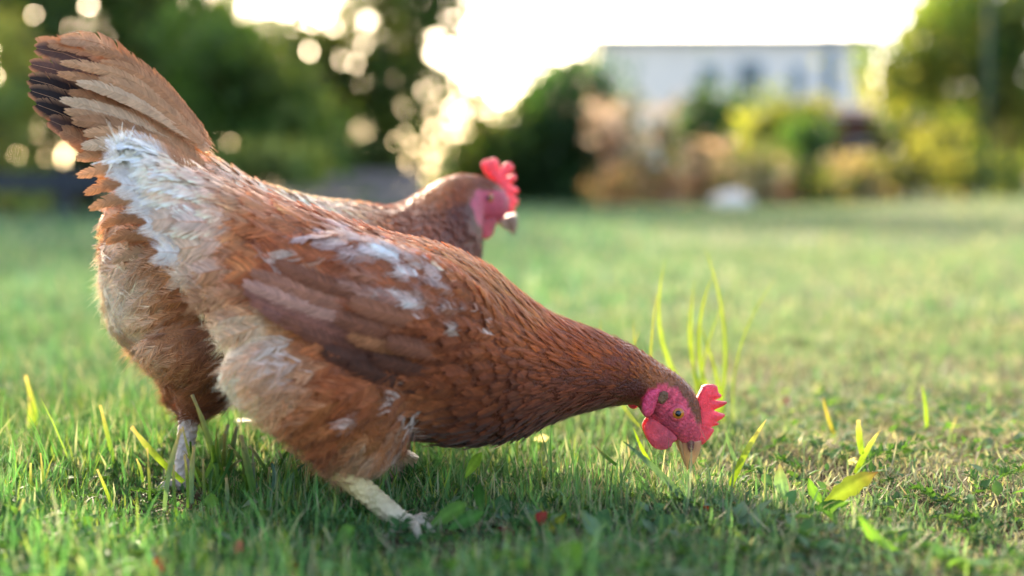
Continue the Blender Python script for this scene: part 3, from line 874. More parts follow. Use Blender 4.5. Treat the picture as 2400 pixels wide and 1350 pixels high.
    white = [(905, 585, 46, 20, 18, 240, 236, 244), (985, 622, 44, 20, 32, 240, 236, 244), (1015, 655, 28, 16, 40, 236, 230, 238), (1040, 715, 34, 13, 8, 232, 224, 232), (945, 720, 44, 7, -25, 224, 210, 210), (905, 682, 10, 6, 0, 225, 212, 212), (960, 700, 30, 20, 0, 190, 150, 138),
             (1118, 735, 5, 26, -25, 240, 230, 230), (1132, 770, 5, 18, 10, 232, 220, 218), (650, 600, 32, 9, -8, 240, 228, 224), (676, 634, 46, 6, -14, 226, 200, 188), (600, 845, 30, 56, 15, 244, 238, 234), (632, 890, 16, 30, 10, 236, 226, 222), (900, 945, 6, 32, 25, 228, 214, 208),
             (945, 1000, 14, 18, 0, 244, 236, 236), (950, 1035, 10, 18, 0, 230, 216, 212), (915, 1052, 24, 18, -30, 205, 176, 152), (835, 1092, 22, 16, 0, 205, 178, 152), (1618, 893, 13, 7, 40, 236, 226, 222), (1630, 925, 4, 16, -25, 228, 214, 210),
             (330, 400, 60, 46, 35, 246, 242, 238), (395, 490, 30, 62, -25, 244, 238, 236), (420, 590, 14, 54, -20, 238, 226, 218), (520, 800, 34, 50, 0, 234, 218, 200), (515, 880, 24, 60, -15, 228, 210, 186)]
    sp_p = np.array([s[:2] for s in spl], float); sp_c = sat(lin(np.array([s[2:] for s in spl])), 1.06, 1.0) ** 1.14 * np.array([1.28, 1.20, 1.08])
    # body skin, face in red
    q = H.near_px(V)
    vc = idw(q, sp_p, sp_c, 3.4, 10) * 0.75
    fx = np.array([(1506, 935), (1520, 908), (1560, 902), (1592, 912), (1612, 945), (1632, 985), (1650, 1000), (1650, 1060), (1580, 1060), (1540, 1030), (1500, 985)], float)
    def inface(qq, grow_=0):
        ins = np.zeros(len(qq), bool); j = len(fx) - 1
        for i in range(len(fx)):
            xi, yi = fx[i]; xj, yj = fx[j]
            c = ((yi > qq[:, 1]) != (yj > qq[:, 1])) & (qq[:, 0] < (xj - xi) * (qq[:, 1] - yi) / (yj - yi + 1e-12) + xi)
            ins ^= c; j = i
        return ins
    fm = inface(q)
    red = lin((222, 76, 96)) * np.ones((len(V), 1))
    red = red * (1 + 0.18 * np.sin(q[:, :1] * 0.35 + np.sin(q[:, 1:2] * 0.21) * 2))
    g2 = lambda cx, cy, r: np.exp(-((q[:, :1] - cx) ** 2 + (q[:, 1:2] - cy) ** 2) / r ** 2)
    red = red * (1 - .4 * g2(1565, 995, 26) - .3 * g2(1600, 1020, 18) - .35 * g2(1540, 960, 16) + .25 * g2(1610, 960, 14)) * (1 + .14 * rng.normal(0, 1, (len(V), 1)))
    red = red + np.array([[.0, .015, .03]]) * g2(1575, 1000, 40)
    vc = np.where(fm[:, None], red, vc)
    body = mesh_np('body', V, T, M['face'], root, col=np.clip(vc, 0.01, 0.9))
    # flow: x,y, dx,dy (px, y down), length mm, width mm, fluff, pointed
    flow = [(300, 350, -1, -.35, 24, 15, .12, .1), (350, 420, -.85, -.2, 30, 17, .14, .1), (420, 430, -.9, -.35, 36, 17, .14, .1), (400, 540, -.75, .1, 34, 17, .16, .1), (450, 650, -.6, .4, 30, 15, .3, 0),
            (520, 500, -.95, -.3, 36, 17, .12, .1), (600, 470, -.95, -.3, 34, 15, .1, .2), (560, 620, -.9, .1, 34, 17, .12, 0), (700, 520, -.95, -.3, 32, 13, .08, .3), (700, 600, -.97, -.1, 32, 16, .12, 0),
            (850, 560, -.95, -.28, 30, 11, .1, .4), (1000, 570, -.95, -.25, 28, 9, .12, .5), (900, 620, -.95, -.12, 28, 13, .45, 0), (1000, 680, -.95, -.2, 26, 12, .35, 0), (850, 720, -.9, -.25, 32, 16, .1, 0), (780, 680, -.92, -.2, 36, 16, .1, .1),
            (900, 820, -.85, -.4, 34, 16, .1, 0), (1100, 640, -.9, -.4, 26, 8, .12, .6), (1180, 680, -.85, -.5, 28, 7, .1, .8), (1100, 740, -.95, -.1, 24, 12, .25, 0), (1150, 820, -.98, .05, 24, 11, .1, .1),
            (1050, 900, -.97, .15, 26, 13, .12, 0), (1150, 950, -.98, .0, 24, 11, .1, .1), (1250, 900, -.97, -.1, 24, 9, .08, .4), (1080, 1020, -.97, .1, 24, 12, .15, 0), (1250, 1000, -.93, .25, 22, 9, .1, .3),
            (1260, 740, -.82, -.5, 38, 5.5, .06, 1), (1350, 780, -.9, -.38, 36, 4.6, .05, 1), (1450, 820, -.9, -.42, 30, 4.2, .05, 1), (1350, 900, -.98, -.1, 34, 5.4, .05, 1), (1450, 920, -.99, -.05, 28, 4.2, .05, 1),
            (1550, 860, -.82, -.55, 16, 4, .06, .8), (1600, 890, -.7, -.7, 9, 3.2, .08, .6), (1625, 940, -.45, -.9, 7, 2.8, .1, .5),
            (500, 780, -.8, .35, 30, 14, .85, 0), (500, 900, -.75, .5, 32, 14, .9, 0), (560, 960, -.5, .8, 30, 14, .8, 0), (600, 850, -.8, .45, 32, 16, .6, 0), (700, 800, -.85, .35, 32, 16, .3, 0), (700, 950, -.6, .7, 30, 15, .4, 0),
            (800, 900, -.75, .5, 30, 15, .3, 0), (850, 980, -.55, .75, 28, 14, .35, 0), (780, 1060, -.35, .9, 24, 12, .5, 0), (850, 1090, -.1, 1, 20, 11, .6, 0), (930, 1000, -.3, .9, 24, 12, .5, 0), (950, 1060, -.1, 1, 22, 11, .6, 0), (900, 900, -.85, .3, 28, 14, .2, 0)]
    def excl(qq, lt):
        e = inface(qq)
        e |= (qq[:, 0] > 1600) & (qq[:, 1] > 985)
        return e
    field = plumage_field(H, sp_p, sp_c, white)
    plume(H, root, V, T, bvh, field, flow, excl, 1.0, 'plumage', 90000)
    # large tail feathers and folded wing quills
    W_ = lin((240, 234, 230)) * ALB; CR = lin((222, 190, 160)) * ALB; TAN = lin((190, 138, 100)) * ALB; BR = lin((150, 90, 64)) * ALB; MV = lin((158, 100, 84)) * ALB; DK = lin((105, 60, 42)) * ALB
    for b, t, w, cA, cB, tB, la in [((470, 430), (262, 350), 74, TAN, W_, .3, .004), ((470, 450), (258, 362), 78, CR, W_, .25, -.006), ((480, 470), (270, 392), 80, CR, W_, .25, .010),
                                ((490, 500), (292, 432), 80, TAN, W_, .3, .016), ((500, 540), (320, 470), 78, CR, W_, .25, .022), ((510, 580), (352, 520), 76, TAN, W_, .35, .028),
                                ((530, 620), (380, 585), 76, TAN, W_, .4, .034), ((560, 660), (410, 640), 70, BR, CR, .4, .040), ((590, 690), (450, 700), 66, BR, TAN, .5, .046),
                                ((450, 410), (285, 330), 60, TAN, W_, .35, -.010), ((480, 430), (320, 345), 60, TAN, CR, .5, -.004)]:
        for s in (1, -1):
            if s < 0 and la < .008: continue
            big_feather(H, root, 'tail_feather', b, t, w, cA, cB, tB, bend=0.05, lat=(la * s + .012 * s, la * s), fluff=.3, pointed=.1, B=44, side=s, bvar=.07, sawk=.3)
    for b, t, w, cA, off in [((1000, 882), (800, 816), 46, DK * .75, .004), ((1000, 864), (745, 786), 46, DK * .8, .0045), ((990, 850), (700, 748), 44, lin((118, 68, 48)), .004), ((985, 835), (655, 720), 44, lin((135, 80, 58)), .005), ((970, 815), (615, 700), 44, MV, .006),
                             ((950, 790), (590, 682), 42, lin((150, 92, 74)), .007), ((940, 770), (576, 662), 40, MV, .008), ((920, 745), (574, 645), 38, lin((188, 136, 116)), .009), ((910, 715), (590, 622), 38, lin((165, 108, 84)), .009), ((900, 690), (640, 600), 36, BR, .009),
                             ((1000, 790), (800, 750), 44, lin((165, 104, 66)), .008), ((990, 760), (770, 715), 42, BR, .009), ((1000, 735), (800, 680), 40, lin((158, 98, 70)), .010), ((1040, 840), (850, 800), 42, DK, .006), ((1040, 800), (880, 765), 40, BR, .008)]:
        for s in (1, -1):
            big_feather(H, root, 'flight_feather', b, t, w * 1.15, cA, cA * .95, .8, bend=-0.03, bvh=bvh, off=off * .95, side=s, pointed=.12, fluff=.25, curve=.3, bvar=.13, sawk=.8)
    # head pieces
    Z = lambda pts: [(1440 + x / 4.822, 850 + y / 4.822) for x, y in pts]
    comb = Z([(930, 400), (975, 310), (1000, 255), (1050, 240), (1120, 242), (1165, 265), (1175, 340), (1215, 362), (1218, 380), (1190, 400), (1130, 422), (1200, 430), (1272, 438), (1280, 455), (1230, 490), (1120, 538), (1190, 565), (1250, 578), (1255, 600),
              (1210, 640), (1150, 672), (1190, 683), (1185, 702), (1130, 712), (1085, 735), (1125, 745), (1130, 768), (1095, 820), (1060, 872), (1020, 910), (960, 950), (925, 975), (895, 960), (880, 900), (880, 800), (870, 700), (900, 600), (910, 480)])
    plate(H, comb, .0050, .0, M['comb'], 'comb', root, sharp=.8, noise=.04)
    wat = Z([(385, 600), (450, 630), (520, 670), (590, 730), (660, 790), (715, 850), (700, 890), (655, 905), (645, 950), (600, 975), (540, 987), (470, 975), (420, 940), (380, 880), (342, 800), (335, 740), (350, 690), (380, 655)])
    plate(H, wat, .0034, .0085, M['comb'], 'wattle', root, sharp=.9, noise=.04)
    plate(H, [(x + 10, y + 2) for x, y in wat], .0034, -.0085, M['comb'], 'wattle', root, sharp=.9, noise=.04)
    lobe = Z([(303, 500), (312, 560), (340, 612), (390, 618), (440, 570), (470, 480), (500, 400), (530, 300), (480, 290), (400, 302), (350, 350), (318, 420)])
    for s in (1, -1):
        plate(H, lobe, .0050, s * .0205, M['face'], 'cheek_lobe', root, sharp=.9, col=lin((225, 72, 104)), noise=.05)
        plate(H, Z([(480, 400), (500, 330), (560, 310), (610, 340), (610, 400), (570, 450), (540, 475), (500, 450)]), .0022, s * .0200, M['face'], 'ear', root, sharp=.9, col=lin((125, 88, 62)), noise=.12)
        ellipsoid(H, 1588, 967, s * .0160, (.0074, .0066, .0040), M['face'], 'eyelid', root, col=lin((222, 84, 104)))
        eye = ellipsoid(H, 1588.5, 968, s * .0172, (.0052, .0048, .0040), M['iris'], 'eye', root)
        ellipsoid(H, 1589.5, 969, s * .0198, (.0026, .0026, .0020), M['pupil'], 'pupil', eye)
    # beak: curved upper mandible over a shorter lower one
    up_ = [(1644, 1030, 1590, 1030, .0080), (1642, 1050, 1592, 1048, .0072), (1634, 1072, 1598, 1066, .0052), (1624, 1088, 1605, 1084, .0030), (1613, 1101, 1609, 1101, .0009)]
    b_ = MB(); b_.add(*loft(H, up_, 18, 14, expo=2.0), c=lin((205, 165, 138)))
    b_.C = [tuple(lin((190, 128, 96)) * (1 - g) + lin((232, 176, 112)) * g) for g in [np.clip((project(np.array(v))[1] - 1040) / 55, 0, 1) for v in b_.V]]
    beak = b_.build('beak', M['beak'], root, smooth=True)
    lo_ = [(1596, 1026, 1582, 1030, .0058), (1600, 1050, 1590, 1052, .0046), (1605, 1075, 1599, 1076, .0026), (1609, 1092, 1607, 1093, .0008)]
    b_ = MB(); b_.add(*loft(H, lo_, 12, 10, expo=2.0), c=lin((175, 135, 95)))
    b_.build('lower_mandible', M['beak'], beak, smooth=True)
    for s in (1, -1):
        ellipsoid(H, 1619, 1040, s * .0078, (.0028, .0066, .0018), M['face'], 'nostril', beak, col=lin((120, 70, 60)))
    # legs
    yl = lin((228, 196, 122)) * .8; gy_ = lin((218, 198, 168)) * .78
    foot(H, root, None, (795, 1098), (958, 1240), [(1025, 1228, .05), (1018, 1256, .082), (985, 1276, .105), (912, 1262, .078)], .052, .076, .0094, .0078, yl, gy_)
    foot(H, root, None, (960, 1062), (915, 1150), [(885, 1182, -.04), (900, 1190, -.055), (925, 1185, -.068), (945, 1160, -.055)], -.050, -.054, .0088, .0072, lin((200, 165, 120)) * .7, lin((190, 165, 150)) * .7)
    return H

# ================================================================== BACK HEN
def back_hen():
    H = Hen(150, 1.085, 1150, 1.40, 700); H.direct = True
    root = empty('hen', tuple(ground_at(430, 1140)), 'tan hen behind the pecking one, head up, tail fan raised with black tips', 'hen', 'hens on the lawn')
    bpy.context.view_layer.update()
    st = [(335, 372, 262, 590, .018), (410, 340, 275, 730, .048), (500, 382, 322, 822, .066), (600, 432, 425, 868, .078), (720, 462, 600, 900, .085), (830, 474, 780, 915, .082), (910, 484, 920, 860, .074),
          (970, 470, 1040, 760, .054), (1012, 440, 1088, 650, .039), (1052, 415, 1103, 560, .028), (1092, 407, 1110, 512, .021), (1140, 418, 1115, 522, .019), (1172, 440, 1140, 522, .016), (1188, 475, 1165, 522, .010)]
    mb = MB(); mb.add(*loft(H, st))
    for s in (1, -1):
        dx = 0 if s > 0 else 120
        th = [(330 + dx, 800, 560 + dx, 720, .010, s * .05), (350 + dx, 840, 580 + dx, 820, .028, s * .052), (392 + dx, 885, 565 + dx, 895, .026, s * .052), (412 + dx, 915, 540 + dx, 935, .020, s * .050), (420 + dx, 945, 490 + dx, 965, .012, s * .050), (424 + dx, 968, 458 + dx, 975, .008, s * .050)]
        mb.add(*loft(H, th, 26, 22))
    V, T = fuse(mb, 0.0036, 4)
    bvh = BVHTree.FromPolygons([tuple(v) for v in V], [tuple(t) for t in T])
    spl = [(240, 640, 236, 222, 208), (262, 740, 234, 220, 204), (290, 850, 216, 198, 172), (330, 640, 185, 142, 104), (400, 700, 172, 120, 84), (380, 800, 182, 132, 94), (350, 880, 190, 154, 118), (400, 880, 160, 108, 72), (450, 900, 142, 92, 62), (330, 560, 180, 136, 102), (350, 480, 184, 140, 106), (430, 560, 160, 110, 76), (480, 700, 140, 90, 60),
           (450, 350, 205, 168, 140), (540, 390, 208, 174, 150), (640, 430, 210, 184, 166), (750, 450, 226, 202, 184), (850, 462, 214, 184, 160), (910, 475, 178, 128, 92), (950, 500, 142, 80, 44), (1040, 430, 172, 114, 72), (1000, 530, 132, 74, 40), (1090, 500, 100, 54, 34), (1100, 420, 160, 102, 70), (1060, 560, 110, 60, 36), (1130, 430, 140, 85, 62), (1080, 450, 142, 82, 50),
           (450, 960, 132, 82, 56), (520, 960, 120, 72, 48), (700, 700, 150, 92, 60), (900, 700, 140, 80, 50), (420, 940, 150, 100, 70), (290, 690, 226, 208, 188), (300, 780, 222, 202, 178), (320, 860, 212, 188, 160), (268, 640, 230, 214, 198), (350, 740, 195, 156, 120), (300, 620, 214, 186, 158)]
    sp_p = np.array([s[:2] for s in spl], float); sp_c = sat(lin(np.array([s[2:] for s in spl])), 1.06, 1.0) ** 1.14 * np.array([1.28, 1.20, 1.08])
    q = H.near_px(V)
    vc = idw(q, sp_p, sp_c, 3.4, 10) * 0.75
    fm = (q[:, 0] > 1104 + np.abs(q[:, 1] - 478) * .35) & (q[:, 1] > 444) & (q[:, 1] < 532)
    vc = np.where(fm[:, None], lin((190, 72, 96))[None], vc)
    mesh_np('body', V, T, M['face'], root, col=np.clip(vc, 0.01, 0.9))
    flow = [(330, 420, -.8, -.5, 42, 18, .15, .1), (300, 560, -.9, .0, 40, 18, .3, .1), (250, 650, -.9, .3, 34, 15, .85, 0), (270, 760, -.85, .4, 34, 15, .9, 0), (310, 860, -.7, .6, 32, 14, .9, 0), (380, 700, -.85, .35, 34, 16, .6, 0), (400, 820, -.8, .5, 34, 16, .6, 0), (400, 900, -.5, .8, 30, 14, .7, 0),
            (450, 960, -.2, .95, 24, 12, .4, 0), (520, 960, -.4, .9, 24, 12, .4, 0), (450, 350, -.85, -.5, 34, 13, .2, .3), (560, 410, -.9, -.4, 30, 11, .12, .4), (700, 450, -.97, -.15, 28, 10, .1, .5), (850, 465, -1, -.05, 26, 8, .08, .8), (950, 480, -.95, .25, 26, 7, .06, .9), (1020, 450, -.8, .6, 24, 6, .06, .9),
            (1060, 560, -.6, .8, 24, 7, .06, .7), (1090, 420, -.95, .25, 12, 5, .06, .7), (1140, 425, -.97, -.1, 8, 4, .08, .5), (700, 700, -.95, .1, 32, 16, .1, 0), (900, 750, -.9, .3, 28, 14, .1, 0), (600, 900, -.8, .4, 30, 16, .5, 0)]
    def excl(qq, lt):
        return ((qq[:, 0] > 1106 + np.abs(qq[:, 1] - 478) * .35) & (qq[:, 1] > 446) & (qq[:, 1] < 530)) | (qq[:, 0] > 1172)
    field = plumage_field(H, sp_p, sp_c, [])
    plume(H, root, V, T, bvh, field, flow, excl, 1.0, 'plumage', 80000)
    TAN = lin((205, 160, 122)) * ALB; TN2 = lin((192, 142, 104)) * ALB; BK = lin((44, 34, 34)) * ALB; CRM = lin((228, 198, 168)) * ALB; RUS = lin((180, 116, 72)) * ALB; DBR = lin((96, 70, 62)) * ALB
    # black-ended rectrices, deepest first:  base, tip, width, bend, colours, lateral
    rect = [((400, 400), (112, 96), 60, .14, RUS, TN2, .7, -.016), ((405, 385), (102, 112), 58, .14, TN2, DBR, .45, -.010), ((405, 395), (84, 150), 56, .10, TAN, DBR, .5, -.006), ((405, 402), (72, 186), 58, .07, TAN, BK, .5, .000),
            ((408, 412), (70, 214), 58, .05, TAN, BK, .42, .003), ((408, 420), (80, 246), 58, .03, TAN, BK, .45, .005), ((410, 430), (108, 284), 56, .01, TAN, DBR, .6, .008), ((412, 438), (134, 308), 54, -.01, TAN, TN2, .6, .010),
            ((402, 300), (150, 92), 44, .18, RUS, TAN, .6, -.004), ((404, 310), (128, 100), 46, .16, RUS, TN2, .6, -.008)]
    for b, t, w, bd, cA, cB, tB, la in rect:
        big_feather(H, root, 'tail_feather', b, t, w * 1.12, cA, cB, tB, bend=bd, lat=(la, la), fluff=.03, pointed=.0, B=64, curve=.15, ecol=TN2, sawk=.08, bvar=.07)
    cov = [((425, 335), (122, 150), 44, .10), ((430, 350), (112, 176), 44, .07), ((435, 372), (116, 236), 46, .04), ((430, 384), (124, 262), 46, .03), ((420, 320), (168, 120), 46, .12), ((425, 335), (150, 160), 46, .10), ((420, 345), (200, 150), 44, .12), ((430, 350), (142, 198), 46, .06), ((430, 360), (190, 190), 46, .08), ((440, 370), (142, 218), 50, .05), ((440, 380), (225, 215), 48, .08), ((430, 390), (170, 240), 48, .04),
           ((430, 400), (142, 262), 58, .06), ((440, 410), (215, 260), 50, .08), ((430, 420), (138, 285), 60, .08), ((430, 440), (150, 315), 64, .10), ((440, 450), (225, 318), 58, .10), ((430, 460), (140, 345), 66, .12), ((420, 480), (148, 372), 66, .14), ((430, 500), (205, 385), 56, .16),
           ((420, 510), (144, 412), 62, .16), ((410, 530), (158, 452), 60, .18), ((420, 550), (210, 440), 54, .2), ((400, 560), (164, 488), 58, .2), ((400, 590), (190, 528), 56, .2), ((400, 600), (240, 500), 54, .22), ((390, 620), (194, 566), 54, .2), ((390, 640), (228, 612), 52, .2), ((380, 620), (262, 560), 50, .2), ((440, 330), (235, 165), 40, .10), ((445, 345), (275, 190), 38, .08), ((450, 360), (290, 235), 40, .08), ((445, 370), (265, 265), 44, .10)]
    for i, (b, t, w, bd) in enumerate(cov):
        c = (TAN, TN2, CRM * .85, TAN * .88, TN2 * .8)[i % 5] * np.array([1.0, .93, .82])
        la = .016 + .0016 * (i % 9) + (.008 if t[1] > 300 else 0)
        big_feather(H, root, 'tail_covert', b, t, w * (.78 if t[1] > 300 else .92), c, c * 1.12, .8, bend=bd, lat=(la + .016, la), fluff=.14, pointed=.3, B=48, curve=.3, bvar=.08, sawk=.06)
        if i % 2 == 0 and t[1] > 300:
            big_feather(H, root, 'tail_covert', b, (t[0] + 110, t[1] + 6), w, c, c * 1.12, .8, bend=bd, lat=(-.028, -.016), fluff=.16, pointed=.15, B=30, curve=.35, side=-1, sawk=.3)
    Z = lambda pts: [(840 + x / 5.193, 340 + y / 5.193) for x, y in pts]
    plate(H, Z([(1560, 340), (1515, 235), (1555, 165), (1610, 190), (1640, 145), (1690, 175), (1715, 215), (1715, 330), (1780, 240), (1810, 205), (1862, 218), (1900, 275), (1860, 335), (1800, 400), (1905, 345), (1928, 390), (1915, 430), (1850, 480), (1940, 520), (1955, 570), (1890, 620), (1945, 650), (1950, 700), (1900, 760), (1900, 820), (1830, 850), (1790, 760), (1750, 650), (1710, 540), (1660, 440), (1590, 380)]), .0045, 0, M['comb'], 'comb', root, sharp=.8)
    w2 = Z([(1380, 870), (1395, 1000), (1430, 1092), (1500, 1150), (1580, 1146), (1640, 1085), (1662, 1000), (1700, 930), (1700, 880), (1640, 860), (1560, 830), (1450, 830)])
    plate(H, w2, .0036, .009, M['comb'], 'wattle', root, sharp=.9)
    plate(H, [(x + 14, y - 8) for x, y in w2], .0036, -.010, M['comb'], 'wattle', root, sharp=.9)
    for s in (1, -1):
        plate(H, Z([(1245, 650), (1285, 600), (1345, 660), (1385, 830), (1370, 910), (1300, 810)]), .004, s * .019, M['comb'], 'cheek_lobe', root, sharp=.9)
        ellipsoid(H, 840 + 1355 / 5.193, 340 + 575 / 5.193, s * .0205, (.0038, .0042, .003), M['face'], 'ear', root, col=lin((200, 170, 140)))
        ellipsoid(H, 840 + 1590 / 5.193, 340 + 640 / 5.193, s * .0160, (.0066, .0062, .0038), M['face'], 'eyelid', root, col=lin((170, 60, 80)))
        e = ellipsoid(H, 840 + 1590 / 5.193, 340 + 642 / 5.193, s * .0178, (.0050, .0048, .0036), M['iris'], 'eye', root)
        ellipsoid(H, 840 + 1592 / 5.193, 340 + 643 / 5.193, s * .0200, (.0026, .0026, .0020), M['pupil'], 'pupil', e)
    b_ = MB(); b_.add(*loft(H, [(1206, 500, 1170, 515, .0085), (1210, 515, 1178, 525, .0070), (1211, 530, 1190, 535, .0045), (1208, 542, 1198, 545, .0022), (1203, 549, 1200, 550, .0006)], 16, 12, expo=2.0), c=lin((158, 130, 118)))
    beak = b_.build('beak', M['beak'], root, smooth=True)
    b_ = MB(); b_.add(*loft(H, [(1176, 514, 1166, 520, .0055), (1184, 526, 1176, 530, .0040), (1193, 538, 1189, 540, .0015)], 10, 10, expo=2.0), c=lin((190, 165, 150)))
    b_.build('lower_mandible', M['beak'], beak, smooth=True)
    lg = lin((226, 202, 188)) * .74
    foot(H, root, None, (446, 950), (424, 1146), [(362, 1160, .052), (470, 1178, .02), (445, 1195, .056), (500, 1170, -.0)], .050, .050, .0085, .0072, lg, lg * .9)
    foot(H, root, None, (575, 985), (570, 1095), [(610, 1100, -.05), (600, 1110, -.03), (545, 1098, -.05)], -.050, -.050, .0085, .0072, lg, lg * .9)
    return H

import time
_t = time.time()
HF = front_hen()
HB = back_hen()
print('hens built', time.time() - _t)

# ------------------------------------------------------------------ weeds, tufts and leaves one can pick out
def single_blade(root, px0, py0, px1, py1, Y0, Y1, wpx, col, tip=None, bend=0.1, name='blade', fold=0.25, cut=False, nseg=9):
    A = at(px0, py0, Y0); B_ = at(px1, py1, Y1)
    d = B_ - A; ln = np.linalg.norm(d)
    view = np.array([0, 1.0, -0.1]); s = norm(np.cross(d, view)); nn = norm(np.cross(s, d))
    w = wpx / FPX * (Y0 + Y1) / 2
    V = []; C = []; tip = col if tip is None else tip
    for k in range(nseg + 1):
        t = k / nseg
        c = A + d * t + s * (bend * ln * 4 * t * (1 - t)) + nn * 0.04 * ln * t * (1 - t)
        ww = w * 0.5 * ((1 - t ** 5) if cut else (1 - t ** 2.4)) * (0.7 + 0.45 * t)
        if cut and k == nseg: ww = w * 0.3
        V += [c - s * ww, c + nn * ww * fold * 2, c + s * ww]
        cc = np.array(col) * (1 - t ** 3) + np.array(tip) * t ** 3
        C += [cc, cc * 0.85, cc]
    T = []
    for k in range(nseg):
        a = 3 * k
        T += [(a, a + 1, a + 4), (a, a + 4, a + 3), (a + 1, a + 2, a + 5), (a + 1, a + 5, a + 4)]
    return mesh_np(name, V, T, M['leaf'], root, col=np.array(C))
def broad_leaf(root, px0, py0, px1, py1, Y0, Y1, wpx, col, tip=None, name='leaf', lobes=0.12, face=0.5, bend=0.05):
    """a lobed broad leaf with a sunken midrib"""
    A = at(px0, py0, Y0); B_ = at(px1, py1, Y1)
    d = B_ - A; ln = np.linalg.norm(d); view = norm(np.array([0, 1.0, -face]))
    s = norm(np.cross(d, view)); nn = norm(np.cross(s, d))
    w = wpx / FPX * (Y0 + Y1) / 2; n_ = 16
    V = []; C = []; tip = col if tip is None else tip
    for k in range(n_ + 1):
        t = k / n_
        c = A + d * t + nn * ln * 0.10 * math.sin(math.pi * t) + s * bend * ln * 4 * t * (1 - t)
        prof = max(0.05, math.sin(math.pi * min(1, 0.06 + t * 0.94) ** 0.9)) * (0.55 + 0.6 * t)
        prof *= 1 + lobes * math.sin(t * 26) + random.gauss(0, 0.04)
        ww = w * 0.5 * prof
        cc = (np.array(col) * (1 - t ** 4) + np.array(tip) * t ** 4) * random.uniform(.92, 1.08)
        V += [c - s * ww + nn * ww * .25, c - s * ww * .5 + nn * ww * .22, c, c + s * ww * .5 + nn * ww * .22, c + s * ww + nn * ww * .25]
        C += [cc, cc, cc * 1.35, cc, cc]
    T = []
    for k in range(n_):
        for j in range(4):
            a = 5 * k + j
            T += [(a, a + 1, a + 6), (a, a + 6, a + 5)]
    return mesh_np(name, V, T, M['leaf'], root, col=np.array(C))
def plant(name, label, cat_, px, py, group=None):
    g = ground_at(px, py); g[2] = 0
    o = empty(name, tuple(g), label, cat_, group)
    bpy.context.view_layer.update()
    return o, g[1]
BRG = np.array([0.17, 0.30, 0.035]); MID = np.array([0.08, 0.19, 0.04]); DKG = np.array([0.035, 0.11, 0.025]); BLG = np.array([0.10, 0.20, 0.13])
# tuft of mown coarse blades in front of the back hen's leg
r, Y = plant('grass_tuft', 'dark green tuft of coarse mown blades before the back hen\'s leg', 'grass', 510, 1195)
for (x0, y0, x1, y1, dy, w, c) in [(520, 1175, 450, 925, 0, 15, MID), (430, 1130, 308, 1000, .02, 17, BRG), (385, 1200, 425, 1005, -.02, 14, BLG), (470, 1140, 428, 1000, .0, 8, MID), (480, 1120, 535, 995, .01, 15, MID),
                                (600, 1180, 565, 1020, -.02, 20, MID), (590, 1120, 535, 1042, .01, 10, DKG), (530, 1110, 555, 1000, .03, 14, DKG), (450, 1180, 455, 1045, -.02, 14, BLG), (440, 1190, 432, 1065, .0, 9, MID),
                                (530, 1200, 530, 1120, -.03, 11, BLG), (640, 1130, 585, 1045, .02, 10, DKG), (660, 1150, 682, 1060, .01, 9, MID), (700, 1160, 715, 1075, .02, 12, DKG), (560, 1190, 610, 1140, -.02, 7, MID),
                                (505, 1160, 498, 1090, .02, 13, DKG), (575, 1190, 588, 1090, .02, 13, MID), (625, 1180, 632, 1095, .01, 11, DKG), (730, 1170, 738, 1080, .02, 14, DKG), (350, 1210, 345, 1050, -.01, 8, DKG), (415, 1210, 408, 1090, -.03, 9, MID), (485, 1200, 476, 1075, -.03, 8, DKG)]:
    single_blade(r, x0, y0, x1, y1, Y + dy, Y + dy, w, c, G_DRY * .8, bend=random.uniform(-.04, .04), cut=True)
rt = random.Random(5)
for k in range(46):
    x0 = rt.uniform(475, 770); y0 = rt.uniform(1150, 1195); hh = rt.uniform(50, 150) * (1 if x0 < 650 else .75); lean = rt.gauss(0, 34)
    c_ = rt.choice([MID, DKG * 1.3, DKG * 1.1, MID * .8, BLG])
    single_blade(r, x0, y0, x0 + lean, y0 - hh, Y + rt.uniform(-.03, .07), Y + rt.uniform(-.03, .07), rt.uniform(7, 14), c_, G_DRY * .7 if rt.random() < .5 else c_, bend=rt.uniform(-.08, .08), cut=rt.random() < .6, nseg=6)
r, Y = plant('grass_tuft', 'slender upright grass blades at the left edge of the lawn', 'grass', 260, 1195)
for (x0, y0, x1, y1, dy, w, c) in [(275, 1110, 235, 950, .1, 12, MID), (270, 1210, 228, 1100, 0, 9, BRG), (80, 1180, 72, 1085, .0, 8, DKG), (105, 1180, 95, 1062, .0, 7, DKG), (100, 1060, 60, 880, .25, 14, BRG), (75, 1060, 70, 930, .25, 14, BRG), (335, 1130, 320, 1075, .02, 8, MID), (20, 1290, 55, 1170, -.08, 14, BLG)]:
    single_blade(r, x0, y0, x1, y1, Y + dy, Y + dy, w, c, G_DRY * .8, bend=random.uniform(-.05, .05), cut=True)
